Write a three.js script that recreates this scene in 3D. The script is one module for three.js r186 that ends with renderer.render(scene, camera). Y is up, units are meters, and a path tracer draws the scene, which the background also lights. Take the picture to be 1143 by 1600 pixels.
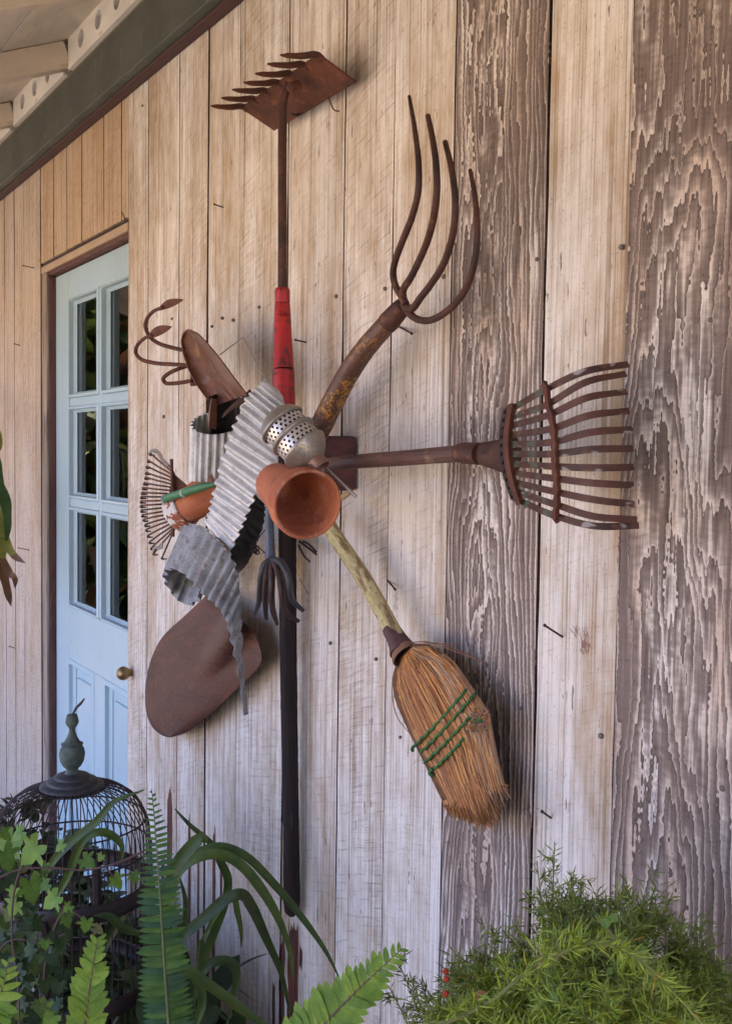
import * as THREE from 'three';
import { mergeGeometries, mergeVertices, toCreasedNormals } from 'three/addons/utils/BufferGeometryUtils.js';
import { RoundedBoxGeometry } from 'three/addons/geometries/RoundedBoxGeometry.js';

// ------------------------------------------------------------------ camera, sky, sun, exposure
const V = (x, y, z) => new THREE.Vector3(x, y, z);
const scene = new THREE.Scene();
const camera = new THREE.PerspectiveCamera(52, 1143 / 1600, 0.05, 300);
const FOC = 800 / Math.tan(26 * Math.PI / 180);
{
  const yaw = Math.atan(1031 / FOC), pit = Math.atan(90 / FOC);
  camera.position.set(0, 1.52, 0.9);
  camera.lookAt(-Math.cos(yaw) * Math.cos(pit), 1.52 - Math.sin(pit), 0.9 - Math.sin(yaw) * Math.cos(pit));
  camera.rotateZ(0.0144);
  camera.updateMatrixWorld();
}
scene.add(camera);
const renderer = new THREE.WebGLRenderer({ antialias: true });
renderer.setSize(731, 1024);
renderer.toneMapping = THREE.LinearToneMapping;
renderer.toneMappingExposure = 5.75;
renderer.shadowMap.enabled = true;
{
  const W = 128, H = 64, d = new Float32Array(W * H * 4);
  for (let y = 0; y < H; y++) for (let x = 0; x < W; x++) {
    const el = (y + 0.5) / H - 0.5, e = Math.max(0, Math.sin(el * Math.PI)), k = Math.pow(e, 0.55);
    const i = (y * W + x) * 4;
    if (el < 0) { d[i] = 0.30; d[i + 1] = 0.30; d[i + 2] = 0.30; }
    else { d[i] = 0.37 - 0.28 * k; d[i + 1] = 0.47 - 0.26 * k; d[i + 2] = 0.75 - 0.18 * k; }
    d[i + 3] = 1;
  }
  const t = new THREE.DataTexture(d, W, H, THREE.RGBAFormat, THREE.FloatType);
  t.mapping = THREE.EquirectangularReflectionMapping; t.magFilter = t.minFilter = THREE.LinearFilter; t.needsUpdate = true;
  scene.background = t; scene.environment = t;
}
const sun = new THREE.DirectionalLight(0xffeed6, 4.9);
sun.position.set(-6, 16, -8); sun.target.position.set(-2, 0, 2);
sun.castShadow = true; sun.shadow.mapSize.set(2048, 2048);
Object.assign(sun.shadow.camera, { left: -14, right: 14, top: 14, bottom: -14, near: 1, far: 50 });
scene.add(sun, sun.target);

// ------------------------------------------------------------------ pixel rays, random numbers, noise
const fwd = V(0, 0, -1).transformDirection(camera.matrixWorld);
const ray = (u, v) => V((u - 571.5) / FOC, -(v - 800) / FOC, -1).transformDirection(camera.matrixWorld);
const P = (u, v, z) => { const d = ray(u, v); return camera.position.clone().addScaledVector(d, (z - camera.position.z) / d.z); };
const D = (u, v, depth) => { const d = ray(u, v); return camera.position.clone().addScaledVector(d, depth / d.dot(fwd)); };
const pxAt = (p) => p.clone().sub(camera.position).dot(fwd) / FOC;      // metres per photo pixel at a point
const toCam = (p) => camera.position.clone().sub(p).normalize();
function rng(seed) { let a = seed >>> 0; return () => { a = (a + 0x6D2B79F5) | 0; let t = Math.imul(a ^ (a >>> 15), 1 | a); t = (t + Math.imul(t ^ (t >>> 7), 61 | t)) ^ t; return ((t ^ (t >>> 14)) >>> 0) / 4294967296; }; }
const PERM = new Uint8Array(512), GX = new Float32Array(256), GY = new Float32Array(256);
{ const r = rng(7), p = [...Array(256).keys()]; for (let i = 255; i > 0; i--) { const j = (r() * (i + 1)) | 0; [p[i], p[j]] = [p[j], p[i]]; } for (let i = 0; i < 512; i++) PERM[i] = p[i & 255]; for (let i = 0; i < 256; i++) { const a = r() * 6.2832; GX[i] = Math.cos(a); GY[i] = Math.sin(a); } }
function noise(x, y) {
  const xi = Math.floor(x), yi = Math.floor(y), fx = x - xi, fy = y - yi, X = xi & 255, Y = yi & 255;
  const u = fx * fx * (3 - 2 * fx), v = fy * fy * (3 - 2 * fy);
  const a = PERM[PERM[X] + Y], b = PERM[PERM[X + 1] + Y], c = PERM[PERM[X] + Y + 1], d = PERM[PERM[X + 1] + Y + 1];
  const n0 = GX[a] * fx + GY[a] * fy, n1 = GX[b] * (fx - 1) + GY[b] * fy, n2 = GX[c] * fx + GY[c] * (fy - 1), n3 = GX[d] * (fx - 1) + GY[d] * (fy - 1);
  return 1.5 * ((n0 + (n1 - n0) * u) * (1 - v) + (n2 + (n3 - n2) * u) * v);
}
const fbm = (x, y, o = 4) => { let s = 0, a = 0.5; for (let i = 0; i < o; i++) { s += a * noise(x, y); x = x * 2.03 + 17.1; y = y * 2.03 + 5.7; a *= 0.5; } return s; };
const clamp = (x, a = 0, b = 1) => Math.min(b, Math.max(a, x));
const sst = (a, b, x) => { const t = clamp((x - a) / (b - a)); return t * t * (3 - 2 * t); };
const mix3 = (a, b, t) => [a[0] + (b[0] - a[0]) * t, a[1] + (b[1] - a[1]) * t, a[2] + (b[2] - a[2]) * t];
const lerp = (a, b, t) => a + (b - a) * t;
const s8 = (c) => { c = clamp(c); return 255 * (c <= 0.0031308 ? 12.92 * c : 1.055 * Math.pow(c, 1 / 2.4) - 0.055); };
const LUT = new Uint8Array(4097); for (let i = 0; i <= 4096; i++) LUT[i] = Math.round(s8(i / 4096));
const q8 = (c) => LUT[(clamp(c) * 4096) | 0];

// fn(xm, ym) in metres -> [r, g, b, height 0..1] (linear colour)
function makeTex(w, h, mw, mh, fn, wrap = THREE.MirroredRepeatWrapping) {
  const hasB = fn(0.01, 0.01).length > 3, c = new Uint8Array(w * h * 4), b = new Uint8Array(hasB ? w * h * 4 : 4);
  for (let y = 0; y < h; y++) for (let x = 0; x < w; x++) {
    const o = fn((x + 0.5) / w * mw, (y + 0.5) / h * mh), i = (y * w + x) * 4;
    c[i] = q8(o[0]); c[i + 1] = q8(o[1]); c[i + 2] = q8(o[2]); c[i + 3] = 255;
    if (hasB) { b[i] = b[i + 1] = b[i + 2] = Math.round(255 * clamp(o[3])); b[i + 3] = 255; }
  }
  const mk = (d, srgb) => {
    const t = new THREE.DataTexture(d, w, h, THREE.RGBAFormat);
    t.wrapS = t.wrapT = wrap; t.magFilter = THREE.LinearFilter; t.minFilter = THREE.LinearMipmapLinearFilter; t.generateMipmaps = true;
    if (srgb) t.colorSpace = THREE.SRGBColorSpace;
    t.repeat.set(1 / mw, 1 / mh); t.needsUpdate = true; return t;
  };
  return { map: mk(c, true), bumpMap: hasB ? mk(b, false) : null };
}
function mat(texs, o = {}) {
  const { bumpScale = 0.001, physical, ...rest } = o;
  const M = physical ? THREE.MeshPhysicalMaterial : THREE.MeshStandardMaterial;
  return new M({ roughness: 0.85, metalness: 0, side: THREE.DoubleSide, ...(texs ? { map: texs.map } : {}), ...(texs && texs.bumpMap ? { bumpMap: texs.bumpMap, bumpScale } : {}), ...rest });
}

// ------------------------------------------------------------------ geometry helpers
function fromArrays(pos, uv, idx) {
  const g = new THREE.BufferGeometry();
  g.setAttribute('position', new THREE.Float32BufferAttribute(pos, 3));
  g.setAttribute('uv', new THREE.Float32BufferAttribute(uv, 2));
  g.setIndex(idx); g.computeVertexNormals(); return g;
}
const samp = (arr, t) => { if (!Array.isArray(arr)) return arr; const f = clamp(t) * (arr.length - 1), i = Math.min(arr.length - 2, Math.floor(f)); return arr.length === 1 ? arr[0] : lerp(arr[i], arr[i + 1], f - i); };
// tube of changing radius along points; uv in metres
function tube(pts, r, o = {}) {
  const { seg = Math.max(2, pts.length * 5), rad = 10, flat = 1, caps = true, rough = 0, seed = 1 } = o;
  const curve = pts.length === 2 ? new THREE.LineCurve3(pts[0], pts[1]) : new THREE.CatmullRomCurve3(pts, false, 'centripetal');
  const C = []; for (let i = 0; i <= seg; i++) C.push(curve.getPoint(i / seg));
  const pos = [], uv = [], idx = [];
  let T = C[1].clone().sub(C[0]).normalize(), N = o.up ? o.up.clone() : (Math.abs(T.y) < 0.9 ? V(0, 1, 0) : V(1, 0, 0));
  N.addScaledVector(T, -N.dot(T)).normalize();
  let len = 0;
  for (let i = 0; i <= seg; i++) {
    const t = i / seg;
    T = (i < seg ? C[i + 1].clone().sub(C[i]) : C[i].clone().sub(C[i - 1])).normalize();
    if (i > 0 && i < seg) T.add(C[i].clone().sub(C[i - 1]).normalize()).normalize();
    N.addScaledVector(T, -N.dot(T)).normalize();
    const B = T.clone().cross(N);
    if (i) len += C[i].distanceTo(C[i - 1]);
    const R = samp(r, t);
    for (let j = 0; j <= rad; j++) {
      const a = j / rad * Math.PI * 2; let k = R;
      if (rough) k *= 1 + rough * noise(Math.cos(a) * 1.7 + seed * 9.1 + len * 40, Math.sin(a) * 1.7 + len * 55);
      const p = C[i].clone().addScaledVector(N, Math.cos(a) * k * flat).addScaledVector(B, Math.sin(a) * k);
      pos.push(p.x, p.y, p.z); uv.push(j / rad * Math.PI * 2 * Math.max(R, 0.002), len);
    }
  }
  for (let i = 0; i < seg; i++) for (let j = 0; j < rad; j++) { const a = i * (rad + 1) + j, b = a + rad + 1; idx.push(a, a + 1, b, a + 1, b + 1, b); }
  if (caps) for (const [i, s] of [[0, 1], [seg, -1]]) {
    const base = pos.length / 3; pos.push(C[i].x, C[i].y, C[i].z); uv.push(0, 0);
    for (let j = 0; j <= rad; j++) { const k = (i * (rad + 1) + j) * 3; pos.push(pos[k], pos[k + 1], pos[k + 2]); uv.push(0.003 * Math.cos(j), 0.003 * Math.sin(j)); }
    for (let j = 0; j < rad; j++) s > 0 ? idx.push(base, base + 2 + j, base + 1 + j) : idx.push(base, base + 1 + j, base + 2 + j);
  }
  return fromArrays(pos, uv, idx);
}
// rows[i][j] = Vector3 -> closed shell of thickness th
function sheet(rows, th) {
  const n = rows.length, m = rows[0].length, pos = [], uv = [], idx = [];
  const nor = rows.map((r, i) => r.map((p, j) => {
    const a = rows[Math.min(n - 1, i + 1)][j].clone().sub(rows[Math.max(0, i - 1)][j]), b = r[Math.min(m - 1, j + 1)].clone().sub(r[Math.max(0, j - 1)]);
    const c = a.cross(b); return c.lengthSq() > 1e-18 ? c.normalize() : V(0, 0, 1);
  }));
  for (const s of [1, -1]) {
    const base = pos.length / 3; let vv = 0;
    for (let i = 0; i < n; i++) {
      if (i) vv += rows[i][m >> 1].distanceTo(rows[i - 1][m >> 1]); let uu = 0;
      for (let j = 0; j < m; j++) {
        if (j) uu += rows[i][j].distanceTo(rows[i][j - 1]);
        const p = rows[i][j].clone().addScaledVector(nor[i][j], s * th / 2); pos.push(p.x, p.y, p.z); uv.push(uu, vv);
      }
    }
    for (let i = 0; i < n - 1; i++) for (let j = 0; j < m - 1; j++) { const a = base + i * m + j, b = a + m; s > 0 ? idx.push(a, b, a + 1, a + 1, b, b + 1) : idx.push(a, a + 1, b, a + 1, b + 1, b); }
  }
  const ring = []; for (let j = 0; j < m; j++) ring.push(j); for (let i = 1; i < n; i++) ring.push(i * m + m - 1); for (let j = m - 2; j >= 0; j--) ring.push((n - 1) * m + j); for (let i = n - 2; i >= 0; i--) ring.push(i * m);
  const nm = n * m, eb = pos.length / 3;
  ring.forEach((k) => { for (const o of [0, nm]) { const q = (k + o) * 3; pos.push(pos[q], pos[q + 1], pos[q + 2]); uv.push(uv[(k + o) * 2], uv[(k + o) * 2 + 1]); } });
  for (let i = 0; i < ring.length - 1; i++) { const a = eb + i * 2; idx.push(a, a + 2, a + 1, a + 1, a + 2, a + 3); }
  return fromArrays(pos, uv, idx);
}
// flat bar swept along a curve: width w along side, thickness th along nrm
function bar(pts, w, th, nrm, seg) {
  const curve = pts.length === 2 ? new THREE.LineCurve3(pts[0], pts[1]) : new THREE.CatmullRomCurve3(pts, false, 'centripetal');
  seg = seg || pts.length * 5; const rows = [];
  for (let i = 0; i <= seg; i++) {
    const t = i / seg, c = curve.getPoint(t), T = curve.getTangent(t), S = nrm.clone().cross(T).normalize(), W = samp(w, t) / 2;
    rows.push([-1, -0.5, 0, 0.5, 1].map((k) => c.clone().addScaledVector(S, k * W)));
  }
  return sheet(rows, th);
}
function uvBox(g) {
  g = g.index ? g.toNonIndexed() : g; const p = g.attributes.position, n = g.attributes.normal, uv = new Float32Array(p.count * 2);
  for (let i = 0; i < p.count; i += 3) {
    let nx = 0, ny = 0, nz = 0; for (let k = 0; k < 3; k++) { nx += Math.abs(n.getX(i + k)); ny += Math.abs(n.getY(i + k)); nz += Math.abs(n.getZ(i + k)); }
    for (let k = 0; k < 3; k++) { const a = i + k, x = p.getX(a), y = p.getY(a), z = p.getZ(a);
      const q = nx > ny && nx > nz ? [z, y] : ny > nz ? [x, z] : [x, y]; uv[a * 2] = q[0]; uv[a * 2 + 1] = q[1]; }
  }
  g.setAttribute('uv', new THREE.BufferAttribute(uv, 2)); return g;
}
function boxAt(x0, x1, y0, y1, z0, z1, r = 0.002) {
  const g = new RoundedBoxGeometry(x1 - x0, y1 - y0, z1 - z0, 1, Math.min(r, (x1 - x0) / 3, (y1 - y0) / 3, (z1 - z0) / 3));
  g.translate((x0 + x1) / 2, (y0 + y1) / 2, (z0 + z1) / 2); return uvBox(g);
}
function lathe(prof, origin, axis, segs = 40) {            // prof: [radius, height along axis]
  const g = new THREE.LatheGeometry(prof.map(([r, h]) => new THREE.Vector2(Math.max(r, 1e-5), h)), segs);
  const rm = prof.reduce((a, q) => Math.max(a, q[0]), 0), uv = g.attributes.uv; let L = [0];
  for (let i = 1; i < prof.length; i++) L.push(L[i - 1] + Math.hypot(prof[i][0] - prof[i - 1][0], prof[i][1] - prof[i - 1][1]));
  for (let i = 0; i < uv.count; i++) uv.setXY(i, uv.getX(i) * 6.283 * rm, L[i % prof.length]);
  g.applyQuaternion(new THREE.Quaternion().setFromUnitVectors(V(0, 1, 0), axis.clone().normalize())); g.translate(origin.x, origin.y, origin.z);
  return g;
}
const merge = (a) => mergeGeometries(a.map((g) => { g = g.index ? g.toNonIndexed() : g; for (const k of Object.keys(g.attributes)) if (!['position', 'normal', 'uv', 'color'].includes(k)) g.deleteAttribute(k); return g; }));

// ------------------------------------------------------------------ naming
const used = {};
const numbered = (n) => { const k = used[n] = (used[n] ?? -1) + 1; return k ? `${n}_${String(k).padStart(3, '0')}` : n; };
function thing(name, label, category, base, group) {
  const o = new THREE.Group(); o.name = numbered(name); o.position.copy(base); o.userData = { label, category };
  if (group) o.userData.group = group; scene.add(o); return o;
}
const worldOf = (o) => { const p = V(0, 0, 0); for (let q = o; q && q !== scene; q = q.parent) p.add(q.position); return p; };
function part(name, geo, m, parent, o = {}) {               // geometry given in world coordinates
  const b = worldOf(parent); geo.translate(-b.x, -b.y, -b.z);
  const me = new THREE.Mesh(geo, m); me.name = name; me.castShadow = me.receiveShadow = true;
  if (o.label) me.userData.label = o.label; if (o.stuff) me.userData.kind = 'stuff';
  parent.add(me); return me;
}
function single(name, geo, m, label, category, base, group) { // a thing that is one mesh
  geo.translate(-base.x, -base.y, -base.z); const me = new THREE.Mesh(geo, m); me.name = numbered(name); me.position.copy(base);
  me.castShadow = me.receiveShadow = true; me.userData = { label, category }; if (group) me.userData.group = group; scene.add(me); return me;
}
function struct(name, geo, m) { const me = new THREE.Mesh(geo, m); me.name = name; me.userData.kind = 'structure'; me.castShadow = me.receiveShadow = true; scene.add(me); return me; }

// ------------------------------------------------------------------ wood textures
function creamPlank(seed, o = {}) {                          // whitewashed rough-sawn board
  const { tan = [0.46, 0.335, 0.22], white = [0.78, 0.72, 0.65], bias = 0.5, sawAmp = 1, blot = 1, rot = null, stain = null, dir = 1, crack = null } = o, s = seed * 13.7;
  return (x, y) => {
    const wx = x + 0.004 * noise(y * 1.6 + s, x * 9) + 0.0007 * noise(y * 14, x * 60 + s);
    const broad = fbm(x * 13 + s, y * 2.0 - s, 3), streak = noise(wx * 85 + s, y * 0.7 + s), g1 = noise(wx * 260 + s, y * 1.6), g2 = noise(wx * 620 + s, y * 3.5), fine = noise(x * 900, y * 90 + s);
    const grain = sst(0.05, 0.55, g1) * (0.5 + 0.5 * noise(x * 22 + s, y * 2.6)) + 0.55 * sst(0.1, 0.6, g2);
    const q = y - dir * 0.40 * x + 0.35 * dir * x * x + 0.0022 * noise(x * 20 + s, y * 7), zone = sst(-0.25, 0.45, noise(x * 9 + s * 2, y * 4.5 + s));
    const p1 = q / 0.0042, f1 = p1 - Math.floor(p1), l1 = (1 - Math.abs(2 * f1 - 1)) * clamp(0.35 + 1.3 * noise(Math.floor(p1) * 2.3 + s, x * 24));
    const p2 = q / 0.0145 + 0.25 * noise(x * 12, y * 12), f2 = p2 - Math.floor(p2), l2 = sst(0.80, 0.93, f2) * (1 - sst(0.95, 1, f2)) * clamp(0.15 + 1.5 * noise(Math.floor(p2) * 3.7 + s, x * 26));
    const chalk = fbm(x * 60 + s, y * 20 + s, 4);
    const t = clamp(bias + 0.16 + 0.8 * blot * broad + 0.2 * streak + 0.55 * chalk - 0.40 * grain - 0.28 * sawAmp * l1 * zone - 0.15 * l2);
    let c = mix3(tan, white, t), h = 0.65 - 0.34 * grain - 0.14 * l1 * zone * sawAmp + 0.06 * fine;
    let k = 1 - 0.38 * clamp(grain) - 0.24 * sawAmp * l1 * zone - 0.36 * sawAmp * l2 - 0.07 * fine; h -= 0.3 * l2 * sawAmp;
    c = [c[0] * k, c[1] * k, c[2] * k];
    const spk = noise(x * 480 + s, y * 330), spk2 = noise(x * 60 + s, y * 30 - s);
    if (spk > 0.68 - 0.3 * clamp(spk2)) { c = mix3(c, [0.13, 0.075, 0.05], 0.7 * sst(0.55, 0.8, spk)); h -= 0.15; }
    const chip = noise(x * 150 + s * 2, y * 22 + s) + 0.3 * noise(x * 500, y * 90); if (chip > 0.74) { const g = sst(0.74, 0.84, chip); c = mix3(c, [0.15, 0.09, 0.065], 0.8 * g); h -= 0.4 * g; }
    if (crack) for (const [cx, y0, y1, w] of crack) { const dx = Math.abs(x - cx - 0.004 * noise(y * 7, cx * 50) - 0.0015 * noise(y * 60, cx * 9)); if (y > y0 && y < y1 && dx < w) { c = mix3(c, [0.07, 0.045, 0.04], 0.85 * (1 - dx / w)); h = Math.min(h, 0.2); } }
    if (rot) { const e = rot(x, y, s); if (e > 0) { const g = clamp(e); const rc = mix3([0.045, 0.022, 0.018], [0.20, 0.062, 0.03], clamp(0.45 + 0.9 * noise(x * 160 + s, y * 9))); c = mix3(c, rc, g); h = lerp(h, 0.05 + 0.2 * noise(x * 300, y * 12), g); } }
    if (stain) for (const [cx, cy, rx, ry, col, am] of stain) { const dx = (x - cx) / rx, dy = (y - cy) / ry, e = 0.8 - dx * dx - dy * dy + 0.8 * noise(x * 420 + y * 200, y * 130) + 0.5 * noise(x * 1100, y * 500); if (e > 0.35) c = mix3(c, col, am * sst(0.35, 0.7, e)); }
    return [c[0], c[1], c[2], h];
  };
}
function grainPlank(seed, w, o = {}) {                       // bare weathered board, pale raised cathedral grain
  const { cx = 0.5, h0 = 0.05, slope = 0.055, rs = 0.0062, apex = 0.9, peaks = 0.010, pal = 0 } = o, s = seed * 9.3;
  return (x, y) => {
    const u = x - cx * w - 0.022 * noise(y * 1.8 + s, 3.3);
    const wob = peaks * fbm(x * 8 + s, y * 3.4, 2) + 0.010 * noise(x * 34 + s, y * 6.5) + 0.0036 * noise(x * 95 + s, y * 15) + 0.0020 * noise(x * 300, y * 20 + s) + 0.0013 * noise(x * 70, y * 150 + s);
    const hh = h0 + slope * Math.abs(y - apex) + wob;
    const d = Math.sqrt(u * u * 0.62 + hh * hh) / rs + 0.5 * noise(x * 14 + s, y * 2.4), f = d - Math.floor(d), id = Math.floor(d);
    const edge = sst(0.25, 0.5, Math.abs(x / w - 0.5));
    const vary = clamp(0.5 + 1.0 * noise(id * 5.3 + s, y * 2.6 + x * 9));
    let pale = sst(0, 0.035, f) * (0.85 * Math.exp(-f / (0.05 + 0.07 * vary)) + (0.36 + 0.38 * vary) * Math.exp(-Math.pow(f / (0.24 + 0.30 * vary), 2))) * (0.85 + 0.35 * vary);
    const dk0 = 1 - 0.45 * sst(0.84, 1, f);
    const fine = noise(x * 700 + s, y * 30), hatch = noise(x * 30 + s, (y + 0.12 * x) * 620), fib = noise(x * 240, y * 5 + s);
    const dark = mix3([0.135, 0.096, 0.078], [0.215, 0.160, 0.134], clamp(0.5 + fib * 0.8));
    const palec = mix3([0.58, 0.45, 0.355], [0.78, 0.71, 0.64], clamp(0.5 + 0.9 * noise(x * 25, y * 4 + s)));
    const pn = fbm(x * 10 + s, y * 3.2 + s, 3) + 0.16 * noise(x * 300, y * 9) + 0.12 * noise(x * 120, y * 30);
    const patch = 0.8 * sst(0.16 - pal, 0.40 - pal, pn);
    pale = clamp(pale + patch * (0.25 + 0.75 * sst(-0.2, 0.3, noise(x * 210, y * 8 + s) + 0.5 * (f < 0.6 ? 1 : 0) - 0.1)));
    let c = mix3(dark, palec, pale); const sp = noise(x * 400, y * 320 + s); let h = 0.25 + 0.65 * pale + 0.10 * fine + 0.06 * hatch;
    let m = (1 - 0.12 * fine - 0.13 * hatch) * dk0; const ph = (y - 0.3 * x) / 0.03 + 0.4 * noise(x * 9, y * 7), pf = ph - Math.floor(ph); if (pf > 0.93) m *= 1 - 0.28 * clamp(noise(Math.floor(ph) * 3.1, x * 30) + 0.2);
    if (sp > 0.7) m *= 0.7;
    return [c[0] * m, c[1] * m, c[2] * m, h];
  };
}

// ------------------------------------------------------------------ other materials
const rustFn = (seed, a = [0.035, 0.016, 0.012], b = [0.105, 0.038, 0.022], hi = [0.21, 0.08, 0.034], amt = 0.5) => (x, y) => {
  const n = fbm(x * 22 + seed * 3.1, y * 22 - seed, 4), f = fbm(x * 160 + seed, y * 160, 3), sp = noise(x * 700, y * 700 + seed);
  let c = mix3(a, b, clamp(amt + 1.0 * n + 0.35 * f)); c = mix3(c, hi, 0.6 * sst(0.16, 0.5, fbm(x * 55 - seed, y * 55, 3)));
  const k = 1 + 0.25 * sp; return [c[0] * k, c[1] * k, c[2] * k, 0.5 + 0.5 * f + 0.25 * sp];
};
const rustT = makeTex(384, 384, 0.25, 0.25, rustFn(1)), rustDarkT = makeTex(256, 256, 0.2, 0.2, rustFn(5, [0.02, 0.012, 0.012], [0.058, 0.024, 0.018], [0.11, 0.04, 0.02], 0.4)), rustRedT = makeTex(256, 256, 0.2, 0.2, rustFn(9, [0.055, 0.020, 0.013], [0.15, 0.047, 0.023], [0.25, 0.09, 0.036], 0.5));
const rust = mat(rustT, { bumpScale: 0.0006, roughness: 0.68, metalness: 0.15 });
const rustDark = mat(rustDarkT, { bumpScale: 0.0006, roughness: 0.6, metalness: 0.2 });
const rustRed = mat(rustRedT, { bumpScale: 0.0006, roughness: 0.75, metalness: 0.1 });
const zincT = makeTex(384, 384, 0.2, 0.2, (x, y) => {
  const n = fbm(x * 30, y * 30, 4), sp = fbm(x * 240, y * 240, 3), f = noise(x * 900, y * 900); const k = clamp(0.52 + 0.22 * n + 0.10 * sp);
  let c = [k, k * 0.985, k * 0.95]; const d = sst(0.25, 0.5, sp + 0.5 * noise(x * 90, y * 90)); c = mix3(c, [0.20, 0.175, 0.15], 0.6 * d); return [c[0], c[1], c[2], 0.5 + 0.3 * sp + 0.1 * f];
});
const zinc = mat(zincT, { bumpScale: 0.0003, roughness: 0.5, metalness: 0.35 });
const zincOldT = makeTex(384, 384, 0.2, 0.2, (x, y) => {
  const n = fbm(x * 26 + 9, y * 26, 4), sp = fbm(x * 200, y * 200 + 4, 3), k = clamp(0.26 + 0.15 * n + 0.10 * sp);
  let c = [k * 0.98, k, k * 1.03]; c = mix3(c, [0.16, 0.105, 0.08], 0.75 * sst(0.05, 0.4, fbm(x * 75, y * 75 + 8, 3) + 0.2 * noise(x * 400, y * 400))); return [c[0], c[1], c[2], 0.5 + 0.4 * sp];
});
const zincOld = mat(zincOldT, { bumpScale: 0.0004, roughness: 0.62, metalness: 0.25 });
const clayT = makeTex(384, 384, 0.25, 0.25, (x, y) => {
  const n = fbm(x * 18, y * 18, 4), f = fbm(x * 190, y * 190, 3), b = fbm(x * 40 + 7, y * 40, 3); let c = mix3([0.33, 0.095, 0.042], [0.52, 0.17, 0.075], clamp(0.55 + n + 0.2 * f));
  c = mix3(c, [0.56, 0.44, 0.37], 0.34 * sst(0.16, 0.5, b + 0.4 * f)); c = mix3(c, [0.15, 0.06, 0.045], 0.5 * sst(0.22, 0.5, fbm(x * 24 + 31, y * 24 + 5, 3))); return [c[0], c[1], c[2], 0.5 + 0.5 * f];
});
const clay = mat(clayT, { bumpScale: 0.0006, roughness: 0.82 });
const plainT = [0.2, 0.5].map((amp) => makeTex(256, 256, 0.2, 0.2, (x, y) => { const n = 0.6 * (1 + amp * (fbm(x * 60 + amp * 90, y * 60, 3) * 1.6 + 0.4 * noise(x * 600, y * 600))); return [n, n, n, 0.5 + 0.5 * noise(x * 300, y * 300)]; }));
const plain = (r, g, b, o = {}) => { const { amp = 0.2, bumpScale = 0.0005, ...rest } = o; return mat(plainT[amp > 0.3 ? 1 : 0], { color: new THREE.Color(r / 0.6, g / 0.6, b / 0.6), bumpScale, ...rest }); };
const wire = plain(0.36, 0.35, 0.34, { roughness: 0.4, metalness: 0.7 });
const ironDark = plain(0.045, 0.042, 0.045, { roughness: 0.5, metalness: 0.3 });

// ------------------------------------------------------------------ ground and porch floor
const groundT = makeTex(512, 512, 4, 4, (x, y) => { const n = fbm(x * 1.5, y * 1.5, 5), f = noise(x * 60, y * 60); const c = mix3([0.38, 0.30, 0.205], [0.54, 0.45, 0.33], clamp(0.5 + n)); const k = 1 + 0.15 * f; return [c[0] * k, c[1] * k, c[2] * k]; });
{ const g = new THREE.PlaneGeometry(160, 160); g.rotateX(-Math.PI / 2); g.attributes.uv.array.forEach((v, i, a) => a[i] = v * 160); struct('ground', g, mat(groundT, { bumpScale: 0.01, roughness: 0.95 })); }
{ const t = makeTex(256, 256, 1, 1, (x, y) => { const n = fbm(x * 8, y * 8, 4), f = fbm(x * 60, y * 60, 2); const k = 0.055 + 0.05 * clamp(0.5 + n) + 0.03 * f; return [k * 1.1, k * 0.8, k * 0.6, 0.5 + f]; });
  const g = boxAt(-2.35, 1.2, -0.04, 0.05, 0.02, 0.62, 0.02); struct('porch_floor', boxAt(-5.4, 1.2, -0.05, 0.03, 0.63, 2.3, 0.02), plain(0.11, 0.085, 0.065, { roughness: 0.9, amp: 0.5 })); struct('planting_bed', g, mat(t, { bumpScale: 0.02, roughness: 1 })); }

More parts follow.
